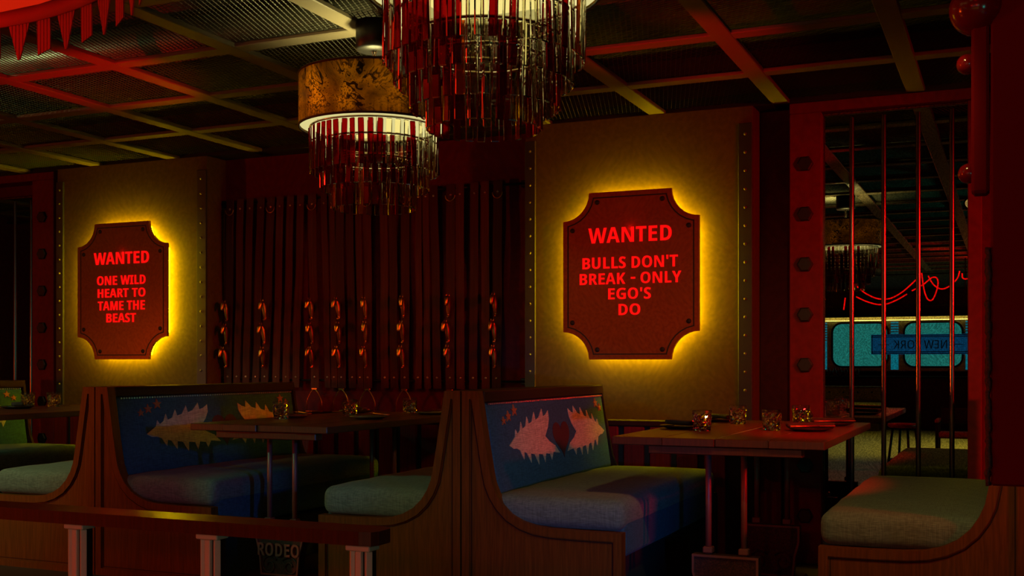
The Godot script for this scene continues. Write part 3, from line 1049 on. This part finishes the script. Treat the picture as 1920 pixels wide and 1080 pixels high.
func straps() -> void:
	for r in [[2.098, "thin black rod holding the tops of the leather straps"], [0.935, "thin black rod holding the lower ends of the leather straps"]]:
		var o := thing("wall_rod", r[1], "rod", Vector3(-4.82, r[0], -6.10))
		var st := st_new()
		tube(st, [Vector3(0.0, 0, 0), Vector3(1.1, 0, 0), Vector3(2.25, 0, 0)], 0.007, 10)
		part("bar", st, M.black_metal, o)
		for x in [0.03, 2.2]:
			st = st_new()
			box(st, Vector3(x, 0, -0.024), Vector3(0.03, 0.04, 0.052), 0.004)
			part("bracket", st, M.black_metal, o)
	var hook_mesh := [hook_neck(), hook_head()]
	var hooked := 0
	for i in STRAPS.size():
		var s: Array = STRAPS[i]
		var wide := 0.058 if s[2] else (0.042 if i in [9, 10, 13, 18, 19] else 0.052)
		var o := thing("leather_strap", "brown leather strap, %s from the left on the wall rod" % ORDINAL[i], "strap", Vector3(s[0], 0.90, -6.095), "leather straps on the wall")
		var st := st_new()
		var n := 14
		var rows := []
		var ph := rng.randf() * TAU
		var amp := rng.randf_range(0.002, 0.006)
		for k in n + 1:
			var t := k / float(n)
			var y: float = -0.012 + 1.235 * t
			var x: float = lerpf(s[1] - s[0], 0.0, t) + amp * sin(t * PI * 1.5 + ph) * sin(t * PI)
			var z: float = 0.012 + 0.010 * sin(t * PI * 2.0 + ph * 0.7) * sin(t * PI)
			rows.append(Vector3(x, y, z))
		st.set_smooth_group(-1)
		var hx := wide / 2.0
		var hz := 0.0025
		for k in n:
			var a: Vector3 = rows[k]
			var b: Vector3 = rows[k + 1]
			quad(st, a + Vector3(-hx, 0, hz), a + Vector3(hx, 0, hz), b + Vector3(hx, 0, hz), b + Vector3(-hx, 0, hz))
			quad(st, a + Vector3(hx, 0, -hz), a + Vector3(-hx, 0, -hz), b + Vector3(-hx, 0, -hz), b + Vector3(hx, 0, -hz))
			quad(st, a + Vector3(hx, 0, hz), a + Vector3(hx, 0, -hz), b + Vector3(hx, 0, -hz), b + Vector3(hx, 0, hz))
			quad(st, a + Vector3(-hx, 0, -hz), a + Vector3(-hx, 0, hz), b + Vector3(-hx, 0, hz), b + Vector3(-hx, 0, -hz))
		part("leather", st, M.strap_leather_worn if rng.randf() < 0.35 else M.strap_leather, o)
		for y in [0.055, 1.158]:
			var t: float = (y + 0.012) / 1.235
			st = st_new()
			ball(st, Vector3.ZERO, 0.0075, 10, 6, Vector3(1, 1, 0.6))
			part("stud", st, M.stud, o, Vector3(lerpf(s[1] - s[0], 0.0, t), y, 0.017))
		if not s[2]:
			continue
		# half ring at the top
		st = st_new()
		var arc := []
		for k in 11:
			var a := PI + PI * k / 10.0
			arc.append(Vector3(cos(a) * 0.032, 1.155 + sin(a) * 0.036, 0.022))
		tube(st, arc, 0.0032, 6)
		part("ring", st, M.brass, o)
		for k in 3:
			var y: float = [1.385, 1.232, 1.08][k] - 0.9
			var t: float = (y + 0.012) / 1.235
			var p := Vector3(s[0] + lerpf(s[1] - s[0], 0.0, t), 0.9 + y, -6.095 + 0.0285)
			var hk := thing("horse_head_hook", "brass horse head hook, %s of three on the %s hook strap from left" % [["top", "middle", "bottom"][k], ORDINAL[hooked]], "hook", p, "brass horse head hooks")
			put("neck", hook_mesh[0], M.brass, hk)
			put("head", hook_mesh[1], M.brass, hk)
			hk.rotation.y = rng.randf_range(-0.25, 0.25)
			hk.rotation.z = rng.randf_range(-0.06, 0.06)
			hk.scale = Vector3.ONE * 1.15
		hooked += 1
		if hooked >= 3 and hooked <= 7:
			stirrup(Vector3(s[1], 0.885, -6.075), "brass stirrup hanging from the %s hook strap from the left" % ORDINAL[hooked - 1])


func hook_neck() -> ArrayMesh:
	var st := st_new()
	# plate foot, then the arched neck rising and leaning out from the strap
	var pts := [Vector3(0, -0.055, 0.020), Vector3(0, -0.052, 0.006), Vector3(0, -0.040, 0.004), Vector3(0, -0.022, 0.008), Vector3(0, 0.0, 0.010), Vector3(0, 0.022, 0.014), Vector3(0, 0.038, 0.024), Vector3(0, 0.044, 0.037)]
	tube(st, pts, [0.005, 0.007, 0.010, 0.0135, 0.017, 0.018, 0.016, 0.013], 12, 0.85)
	# mane
	tube(st, [Vector3(0, -0.01, 0.0), Vector3(0, 0.018, 0.001), Vector3(0, 0.043, 0.012), Vector3(0, 0.053, 0.028)], [0.005, 0.007, 0.007, 0.004], 6, 0.6)
	return done(st)


func hook_head() -> ArrayMesh:
	var st := st_new()
	tube(st, [Vector3(0, 0.048, 0.030), Vector3(0, 0.043, 0.038), Vector3(0, 0.032, 0.046), Vector3(0, 0.018, 0.051), Vector3(0, 0.008, 0.053), Vector3(0, 0.002, 0.052)], [0.009, 0.0155, 0.014, 0.0105, 0.010, 0.006], 12, 0.85)
	for s in [-1.0, 1.0]:
		tube(st, [Vector3(s * 0.006, 0.048, 0.032), Vector3(s * 0.0075, 0.058, 0.030), Vector3(s * 0.007, 0.066, 0.032)], [0.0035, 0.003, 0.0006], 6)
		ball(st, Vector3(s * 0.0065, 0.035, 0.0475), 0.0022, 6, 4)
		ball(st, Vector3(s * 0.0035, 0.007, 0.0575), 0.0016, 6, 4)
	return done(st)


func stirrup(at: Vector3, label: String) -> void:
	var o := thing("stirrup", label, "stirrup", at, "brass stirrups under the straps")
	var st := st_new()
	var bow := []
	var w := 0.055
	for k in 17:
		var a := PI * k / 16.0
		bow.append(Vector3(-cos(a) * w * (1.0 - 0.42 * sin(a)) , -0.085 + sin(a) * 0.078, 0))
	bow.push_front(Vector3(-w - 0.002, -0.145, 0))
	bow.push_back(Vector3(w + 0.002, -0.145, 0))
	tube(st, bow, 0.0038, 8)
	part("bow", st, M.brass, o)
	st = st_new()
	box(st, Vector3(0, -0.147, 0), Vector3(0.118, 0.007, 0.028), 0.002)
	part("tread", st, M.brass, o)
	st = st_new()
	box(st, Vector3(0, -0.004, 0), Vector3(0.042, 0.011, 0.010), 0.003)
	part("eye", st, M.brass, o)


# ------------------------------------------------------------------ lamps overhead

func chandelier(at: Vector3, tiers: Array, label: String, seed_: int, red_side: float) -> void:
	# at = centre of the shade's lower rim
	var o := thing("chandelier", label, "chandelier", at, "drum chandeliers with glass strips")
	var r := RandomNumberGenerator.new()
	r.seed = seed_
	var R := 0.30
	var st := st_new()
	lathe(st, [Vector2(R, 0.0), Vector2(R, 0.205), Vector2(R - 0.004, 0.205), Vector2(R - 0.004, 0.0), Vector2(R, 0.0)], 64)
	var shade := part("shade", st, M.parchment, o)
	for y in [0.0, 0.205]:
		st = st_new()
		var ring := []
		for k in 48: ring.append(Vector3(cos(TAU * k / 48) * R, y, sin(TAU * k / 48) * R))
		tube(st, ring, 0.0045, 6, 1.0, true)
		part("rim", st, M.shade_trim, shade)
	st = st_new()
	lathe(st, [Vector2(0.0, 0.006), Vector2(R - 0.005, 0.006), Vector2(R - 0.005, 0.010), Vector2(0.0, 0.010)], 48)
	part("diffuser", st, M.diffuser, o)
	area("chandelier_light", Vector3(0, 0.004, 0), Vector3(0, -1, 0), Vector2(0.36, 0.36), Color(1.0, 0.93, 0.62), 0.03, o)
	st = st_new()
	lathe(st, [Vector2(0.15, 0.196), Vector2(R - 0.005, 0.196), Vector2(R - 0.005, 0.200), Vector2(0.15, 0.200), Vector2(0.15, 0.196)], 40)
	part("lid", st, M.shade_trim, o)
	st = st_new()
	ball(st, Vector3(0, 0.12, 0), 0.035, 12, 8)
	part("bulb", st, M.bulb_glow, o)
	omni("shade_light", Vector3(0, 0.12, 0), Color(1.0, 0.94, 0.60), 0.8, 0.03, o)
	# canopy on the ceiling and hanging chain
	st = st_new()
	lathe(st, [Vector2(0.0, 0.31), Vector2(0.068, 0.31), Vector2(0.075, 0.317), Vector2(0.075, 0.425), Vector2(0.0, 0.425)], 28)
	part("canopy", st, M.black_metal, o)
	for k in 7:
		st = st_new()
		var link := []
		for i in 10:
			var a := TAU * i / 10.0
			var e := Vector3(cos(a) * 0.010, sin(a) * 0.017, 0)
			link.append(e.rotated(Vector3.UP, PI / 2 * (k % 2)) + Vector3(0, 0.20 + 0.0185 * k, 0))
		tube(st, link, 0.0026, 5, 1.0, true)
		part("chain_link", st, M.stud, o)
	for ti in tiers.size():
		var t: Array = tiers[ti]     # radius, top, bottom, count
		st = st_new()
		var ring := []
		for k in 40: ring.append(Vector3(cos(TAU * k / 40) * t[0], t[1], sin(TAU * k / 40) * t[0]))
		tube(st, ring, 0.004, 6, 1.0, true)
		part("tier_ring", st, M.stud, o)
		for k in 3:
			st = st_new()
			var a := TAU * k / 3.0 + ti
			tube(st, [Vector3(cos(a) * t[0], t[1], sin(a) * t[0]), Vector3(cos(a) * minf(t[0], 0.25), 0.004, sin(a) * minf(t[0], 0.25))], 0.0014, 5)
			part("hanger", st, M.stud, o)
		var mesh := box_mesh(Vector3(0.0235, t[1] - t[2], 0.0065), 0.0026)
		for k in int(t[3]):
			var a: float = TAU * (k + 0.5 * (ti % 2)) / t[3]
			var share := 0.5 + 0.38 * cos(a - red_side)
			var m: Material = M.crystal_red if r.randf() < share else M.crystal_clear
			if r.randf() < 0.02: m = M.crystal_amber
			var c := put("glass_strip", mesh, m, o, Vector3(cos(a) * t[0], (t[1] + t[2]) / 2.0 - 0.006, sin(a) * t[0]))
			c.rotation = Vector3(r.randf_range(-0.035, 0.035), PI / 2 - a + r.randf_range(-0.25, 0.25), r.randf_range(-0.03, 0.03))


func chandeliers() -> void:
	chandelier(Vector3(-2.337, 1.985, -3.93), [[0.255, -0.004, -0.180, 46], [0.218, -0.060, -0.245, 40], [0.168, -0.135, -0.322, 31]], "drum chandelier with marbled shade, hanging whole in front of the straps", 11, 2.4)
	chandelier(Vector3(-1.231, 1.985, -2.615), [[0.255, -0.004, -0.175, 48], [0.226, -0.06, -0.232, 42], [0.19, -0.115, -0.295, 35], [0.145, -0.165, -0.345, 26]], "nearer drum chandelier, red glass strips cut by the top edge", 23, 2.6)


func fringe_lamp() -> void:
	var o := thing("fringed_lamp", "red glowing ceiling lamp with a fringe of cut flags, top left corner", "lamp", Vector3(-2.95, 2.12, -1.37))
	var R := 1.30
	var st := st_new()
	lathe(st, [Vector2(R, 0.0), Vector2(R, 0.05), Vector2(R - 0.012, 0.05), Vector2(R - 0.012, 0.0), Vector2(R, 0.0)], 64)
	part("band", st, M.fringe_red, o)
	st = st_new()
	lathe(st, [Vector2(0, 0.045), Vector2(R - 0.02, 0.045), Vector2(R - 0.02, 0.05), Vector2(0, 0.05)], 48)
	part("glowing_disc", st, M.fringe_glow, o)
	area("fringe_light", Vector3(0, 0.035, 0), Vector3(0, -1, 0), Vector2(1.6, 1.6), Color(1.0, 0.08, 0.035), 0.22, o)
	omni("fringe_glow_light", Vector3(-0.35, -0.09, -0.95), Color(1.0, 0.06, 0.03), 0.22, 0.04, o)
	for k in 4:
		st = st_new()
		var a := TAU * k / 4.0 + 0.4
		tube(st, [Vector3(cos(a) * 1.2, 0.05, sin(a) * 1.2), Vector3(cos(a) * 1.2, 0.28, sin(a) * 1.2)], 0.006, 6)
		part("hanger", st, M.black_metal, o)
	var n := 70
	for k in n:
		var a := TAU * k / n
		st = st_new()
		var w := 0.048
		var q: PackedVector2Array
		if k % 2 == 0: q = PackedVector2Array([Vector2(-w * 0.7, 0), Vector2(-w * 0.66, -0.10), Vector2(w * 0.66, -0.112), Vector2(w * 0.7, 0)])
		else: q = PackedVector2Array([Vector2(-w, 0), Vector2(-0.004, -0.115), Vector2(0.006, -0.115), Vector2(w, 0)])
		# slit into ribs so the hide reads as fringe
		var ribs := 6
		for i in ribs:
			var x0 := -w + 2.0 * w * i / ribs
			var x1 := -w + 2.0 * w * (i + 0.8) / ribs
			for pc in Geometry2D.intersect_polygons(q, PackedVector2Array([Vector2(x0, -0.2), Vector2(x1, -0.2), Vector2(x1, 0.02), Vector2(x0, 0.02)])):
				prism(st, pc, -0.002, 0.002)
		var f := part("fringe_flag", st, M.fringe_red, o, Vector3(cos(a) * (R - 0.004), 0.004, sin(a) * (R - 0.004)))
		f.rotation.y = PI / 2 - a


func marquee() -> void:
	var o := thing("marquee_board", "dark red board with globe bulbs along its side, cut by right edge", "board", Vector3(-0.05, 0.705, -3.4))
	var st := st_new()
	span(st, Vector3(0.0, 0.0, -0.03), Vector3(0.7, 1.695, 0.03), 0.006)
	part("panel", st, M.marquee_red, o)
	st = st_new()
	span(st, Vector3(-0.05, 0.806, -0.05), Vector3(-0.004, 1.695, 0.028), 0.008)
	part("side_box", st, M.marquee_red, o)
	for b in [[Vector3(-0.062, 1.172, -0.005), 0.028], [Vector3(-0.058, 0.866, -0.005), 0.028], [Vector3(-0.035, 1.325, -0.01), 0.075]]:
		st = st_new()
		ball(st, Vector3.ZERO, b[1], 24, 16)
		part("globe", st, M.globe_red, o, b[0])
	# rough cord trim along the lower left edge
	st = st_new()
	var pts := []
	var rad := []
	for i in 60:
		pts.append(Vector3(-0.006 + rng.randf_range(-0.002, 0.002), 0.0 + 0.655 * i / 59.0, 0.026))
		rad.append(rng.randf_range(0.006, 0.0105))
	tube(st, pts, rad, 7)
	part("cord_trim", st, M.rough_trim, o)
	st = st_new()
	for x in [0.15, 0.55]:
		box(st, Vector3(x, -0.30, 0.0), Vector3(0.05, 0.60, 0.05), 0.004)
		box(st, Vector3(x, -0.69, 0.0), Vector3(0.12, 0.03, 0.30), 0.004)
		box(st, Vector3(x, -0.64, 0.0), Vector3(0.05, 0.10, 0.05))
	part("stand", st, M.black_metal, o)


# ------------------------------------------------------------------ the far side of the room, which the mirror shows

func far_side() -> void:
	var o := thing("subway_car_panel", "teal-lit subway car side reading NEW YORK, reflected in the mirror", "wall panel", Vector3(-1.646, 0.86, 15.0))
	o.scale = Vector3.ONE * 1.496
	var st := st_new()
	span(st, Vector3(-3.3, 0.0, 0.0), Vector3(3.0, 0.84, 0.30), 0.01)
	part("body", st, M.car_metal, o)
	for x in [-3.15, -2.09, -1.03, 0.03, 1.09, 2.15]:
		# rounded window, louvred gap beside it
		st = st_new()
		var q := PackedVector2Array()
		var w := 0.40; var h := 0.325; var r := 0.13
		for c in [[1, -1, -PI / 2], [1, 1, 0.0], [-1, 1, PI / 2], [-1, -1, PI]]:
			for i in 6:
				var a: float = c[2] + PI / 2 * i / 5.0
				q.append(Vector2(x + c[0] * (w - r) + cos(a) * r, 0.41 + c[1] * (h - r) + sin(a) * r))
		if x + w < 3.0 and x - w > -3.6:
			var t := Transform3D(Basis(Vector3(-1, 0, 0), Vector3(0, 1, 0), Vector3(0, 0, -1)), Vector3.ZERO)
			var qq := PackedVector2Array()
			for p in q: qq.append(Vector2(-p.x, p.y))
			prism(st, qq, 0.0, 0.008, t)
			part("window_pane", st, M.car_glass, o)
			st = st_new()
			ring_face(st, Geometry2D.offset_polygon(q, 0.03)[0], q, -0.016, 0.0)
			part("window_frame", st, M.dark_wood, o)
		st = st_new()
		span(st, Vector3(x + 0.455, 0.03, -0.006), Vector3(x + 0.565, 0.76, 0.0))
		part("light_gap", st, M.car_gap, o)
		st = st_new()
		for i in 7: span(st, Vector3(x + 0.455, 0.48 + 0.04 * i, -0.02), Vector3(x + 0.565, 0.495 + 0.04 * i, -0.006))
		part("louvre", st, M.car_metal, o)
	st = st_new()
	span(st, Vector3(-3.3, 0.795, -0.02), Vector3(3.0, 0.835, 0.0))
	part("led_strip", st, M.warm_led, o)
	area("car_top_light", Vector3(0, 0.785, -0.02), Vector3(0, -1, -0.5), Vector2(8.0, 0.03), Color(1.0, 0.88, 0.42), 1.2, o)
	area("car_window_light", Vector3(2.15, 0.42, -0.03), Vector3(0, 0, -1), Vector2(1.2, 0.9), Color(0.15, 0.80, 0.66), 1.0, o)
	st = st_new()
	span(st, Vector3(-0.86, 0.262, -0.045), Vector3(0.56, 0.565, -0.025))
	var band := part("name_band", st, M.band_blue, o)
	for y in [0.276, 0.300, 0.527, 0.551]:
		st = st_new()
		span(st, Vector3(-0.86, y - 0.006, -0.048), Vector3(0.56, y + 0.006, -0.044))
		part("band_line", st, M.ink, band)
	for x in [[-0.76, -0.60], [0.30, 0.46]]:
		st = st_new()
		span(st, Vector3(x[0], 0.407, -0.048), Vector3(x[1], 0.417, -0.044))
		part("band_dash", st, M.ink, band)
	for x in [-0.845, 0.545]:
		st = st_new()
		span(st, Vector3(x - 0.006, 0.27, -0.048), Vector3(x + 0.006, 0.557, -0.044))
		part("band_line", st, M.ink, band)
	var words := lettering(band, "lettering", "NEW YORK", Vector3.ZERO, 0.76, 0.125, 0.006, M.ink, false)
	words.rotation.y = PI
	var bb := words.mesh.get_aabb()
	words.position = Vector3(-0.15, 0.412, -0.049) - words.basis * bb.get_center()

	# counter under the car, bottles on it
	o = thing("bar_counter", "long dark counter under the subway car, reflected in the mirror", "counter", Vector3(-1.65, LOW, 14.7))
	st = st_new(); span(st, Vector3(-5.0, 1.11, -0.45), Vector3(4.4, 1.16, 0.28), 0.006); part("worktop", st, M.dark_wood, o)
	st = st_new(); span(st, Vector3(-4.9, 0.0, -0.1), Vector3(4.3, 1.11, 0.28), 0.004); part("front", st, M.wall_red, o)
	var bm := st_new()
	lathe(bm, [Vector2(0, 0), Vector2(0.03, 0), Vector2(0.032, 0.01), Vector2(0.032, 0.075), Vector2(0.012, 0.10), Vector2(0.011, 0.13), Vector2(0, 0.13)], 12)
	var bmesh := done(bm)
	for i in 7:
		var b := put("sauce_bottle", bmesh, M.bottle_brown, self, Vector3(-3.92 + 0.125 * i, LOW + 1.1605, 14.36 + 0.02 * (i % 3)))
		b.scale = Vector3.ONE * 1.45
		tag(b, "small brown bottle, %s from the left in the mirror's counter row" % ORDINAL[i], "bottle", "bottles on the counter in the mirror")
	o = thing("tufted_banquette", "gold tufted banquette below the counter, reflected in the mirror", "banquette", Vector3(-3.95, LOW, 13.3))
	st = st_new(); cushion(st, Vector3(0, 0.78, 0.22), Vector3(2.8, 0.34, 0.16), 0.05, null, 8); var bk := part("backrest", st, M.gold_hide, o)
	for i in 9:
		st = st_new(); ball(st, Vector3(-1.2 + 0.30 * i, 0.82, 0.142), 0.022, 10, 6); part("button", st, M.bolt_dark, bk)
	st = st_new(); cushion(st, Vector3(0, 0.53, -0.03), Vector3(2.8, 0.16, 0.55), 0.05, null, 8); part("seat", st, M.wing_cloth, o)
	st = st_new(); span(st, Vector3(-1.38, 0.0, -0.25), Vector3(1.38, 0.46, 0.3), 0.005); part("base", st, M.dark_wood, o)

	# neon script hung above
	o = thing("neon_sign", "red neon script of loops and a long swash, reflected in the mirror", "neon sign", Vector3(-1.54, 1.9, 3.46))
	var strokes := [
		[Vector3(-0.36, 0.20, 0), Vector3(-0.20, 0.06, 0), Vector3(0.0, -0.01, 0), Vector3(0.20, 0.05, 0), Vector3(0.43, 0.25, 0)],
		[Vector3(-0.34, 0.03, 0), Vector3(-0.17, -0.05, 0), Vector3(0.0, -0.08, 0), Vector3(0.16, -0.03, 0), Vector3(0.30, 0.05, 0)],
		[Vector3(0.36, 0.09, 0), Vector3(0.50, 0.17, 0), Vector3(0.62, 0.26, 0), Vector3(0.68, 0.20, 0), Vector3(0.64, 0.02, 0), Vector3(0.58, -0.04, 0), Vector3(0.52, 0.06, 0), Vector3(0.48, 0.32, 0)],
		[Vector3(0.56, 0.28, 0), Vector3(0.64, 0.15, 0), Vector3(0.76, 0.11, 0), Vector3(0.90, 0.22, 0), Vector3(0.94, 0.33, 0)],
		[Vector3(0.97, 0.30, 0), Vector3(0.99, 0.23, 0), Vector3(1.12, 0.24, 0), Vector3(1.38, 0.24, 0)],
		[Vector3(-0.48, 0.02, 0), Vector3(-0.50, -0.14, 0)],
		[Vector3(-0.90, 0.0, 0), Vector3(-0.82, -0.07, 0), Vector3(-0.74, 0.01, 0)],
		[Vector3(-1.10, 0.26, 0), Vector3(-1.05, 0.02, 0), Vector3(-0.97, 0.24, 0)],
	]
	for s in strokes:
		var c := Curve3D.new()
		for i in s.size():
			var tan_: Vector3 = (s[mini(i + 1, s.size() - 1)] - s[maxi(i - 1, 0)]) / 5.0
			c.add_point(s[i], -tan_, tan_)
		c.bake_interval = 0.02
		st = st_new()
		tube(st, Array(c.get_baked_points()), 0.0085, 7)
		part("neon_tube", st, M.neon_red, o)
	st = st_new()
	for y in [-0.1, 0.3]: span(st, Vector3(-1.15, y, 0.02), Vector3(1.15, y + 0.015, 0.035))
	for x in [-1.0, 1.0]: span(st, Vector3(x, -0.1, 0.02), Vector3(x + 0.015, 0.5, 0.035))
	part("frame", st, M.black_metal, o)
	for p in [Vector3(-1.08, 0.15, -0.02), Vector3(1.35, 0.235, -0.02)]:
		omni("neon_light", p, Color(1.0, 0.11, 0.02), 1.5, 0.009, o)
	# red neon arrow and a blue backlit display on the right wall, both lighting the booths from the side
	o = thing("neon_arrow", "red neon arrow on the right wall, lighting the booths", "neon sign", Vector3(3.19, 1.85, -3.3))
	st = st_new(); span(st, Vector3(-0.03, -0.35, -0.7), Vector3(0.0, 0.35, 0.7), 0.004); part("back_board", st, M.black_metal, o)
	for c in [[Vector3(-0.06, 0, -0.6), Vector3(-0.06, 0, 0.6)], [Vector3(-0.06, 0, -0.6), Vector3(-0.06, 0.26, -0.32)], [Vector3(-0.06, 0, -0.6), Vector3(-0.06, -0.26, -0.32)]]:
		st = st_new(); tube(st, c, 0.012, 8); part("neon_tube", st, M.neon_red, o)
	spot("arrow_light", Vector3(3.0, 1.85, -3.3), Vector3(-0.9, 0.95, -5.7), 22.0, Color(1.0, 0.03, 0.03), 15.0, 0.15)

	o = thing("backlit_shelf", "teal backlit bottle shelf on the right wall of the aisle", "shelf", Vector3(3.19, 1.0, 2.6))
	st = st_new(); span(st, Vector3(-0.06, -0.5, -1.0), Vector3(0.0, 0.5, 1.0), 0.01); part("case", st, M.black_metal, o)
	st = st_new(); span(st, Vector3(-0.07, -0.44, -0.94), Vector3(-0.06, 0.44, 0.94)); part("glowing_panel", st, M.car_gap, o)
	area("shelf_light", Vector3(-0.085, 0, 0), Vector3(-1, 0, -0.05), Vector2(1.8, 0.85), Color(0.15, 0.80, 0.66), 5.0, o)

	# chair and stools
	for i in 2:
		var x: float = [-0.62, 0.35][i]
		o = thing("armchair", ["low armchair with orange hide seat, reflected in the mirror", "low armchair standing by the right wall, out of the mirror"][i], "armchair", Vector3(x - 0.06, LOW, 4.9), "low armchairs in the aisle")
		st = st_new(); cushion(st, Vector3(0, 0.44, 0), Vector3(0.50, 0.08, 0.48), 0.03, null, 4); part("seat", st, M.chair_hide, o)
		st = st_new(); cushion(st, Vector3(0, 0.70, 0.24), Vector3(0.46, 0.22, 0.05), 0.02, null, 4); part("backrest", st, M.dark_wood, o)
		for s in [-1.0, 1.0]:
			for z in [-0.22, 0.22]:
				st = st_new(); box(st, Vector3(s * 0.26, 0.31, z), Vector3(0.045, 0.62, 0.045), 0.005); part("leg", st, M.dark_wood, o)
			st = st_new(); box(st, Vector3(s * 0.26, 0.64, 0), Vector3(0.06, 0.05, 0.50), 0.01); part("armrest", st, M.chair_hide, o)
	for i in 2:
		o = thing("bar_stool", ["round red bar stool, reflected beside the right table", "round red bar stool near the left of the aisle"][i], "stool", Vector3([-1.24, -3.4][i], LOW, 3.0), "red bar stools")
		st = st_new(); lathe(st, [Vector2(0, 0.63), Vector2(0.18, 0.63), Vector2(0.20, 0.65), Vector2(0.195, 0.68), Vector2(0, 0.69)], 24); part("seat", st, M.stool_red, o)
		for k in 4:
			var a := TAU * k / 4.0 + 0.4
			st = st_new(); tube(st, [Vector3(cos(a) * 0.22, 0.0, sin(a) * 0.22), Vector3(cos(a) * 0.14, 0.635, sin(a) * 0.14)], 0.016, 8); part("leg", st, M.black_metal, o)
		st = st_new()
		var ring := []
		for k in 20: ring.append(Vector3(cos(TAU * k / 20) * 0.195, 0.22, sin(TAU * k / 20) * 0.195))
		tube(st, ring, 0.009, 6, 1.0, true); part("foot_ring", st, M.black_metal, o)
	# fixtures of the spots, an orange sconce on the left wall
	for s in SPOTS:
		o = thing("can_spotlight", s[6], "spotlight", s[0], "can spotlights of the room")
		var dir: Vector3 = (s[1] - s[0]).normalized()
		var bs := Basis.looking_at(dir, Vector3.UP) * Basis(Vector3.RIGHT, -PI / 2)
		st = st_new(); lathe(st, [Vector2(0, -0.09), Vector2(0.045, -0.09), Vector2(0.055, 0.10), Vector2(0.05, 0.10), Vector2(0.045, 0.07), Vector2(0, 0.07)], 18)
		var can := part("can", st, M.black_metal, o)
		can.basis = bs
		st = st_new(); lathe(st, [Vector2(0, 0.085), Vector2(0.044, 0.085), Vector2(0.044, 0.09), Vector2(0, 0.09)], 18)
		var lens := part("lens", st, M.lens_warm if s[2] == WARM or s[0].z > 5.0 else (M.neon_red if s[2] == RED else M.lens_blue), o)
		lens.basis = bs
		st = st_new(); tube(st, [Vector3(0, 0, 0), Vector3(0, 0.12 if s[0].y > 1.0 else (0.0 if s[0].z < -2.5 else LOW) - s[0].y, 0)], 0.010, 8); part("stem", st, M.black_metal, o)
	o = thing("wall_sconce", "orange wall sconce on the left side wall of the aisle", "lamp", Vector3(-8.99, 0.9, -0.6))
	st = st_new(); span(st, Vector3(0, -0.15, -0.1), Vector3(0.03, 0.15, 0.1), 0.005); part("back_plate", st, M.black_metal, o)
	st = st_new(); span(st, Vector3(0.03, -0.2, -0.06), Vector3(0.10, 0.2, 0.06), 0.02); part("glowing_shade", st, M.sconce_orange, o)
	area("sconce_light", Vector3(0.115, 0, 0), Vector3(1, 0, 0), Vector2(0.12, 0.4), Color(1.0, 0.33, 0.06), 9.0, o)
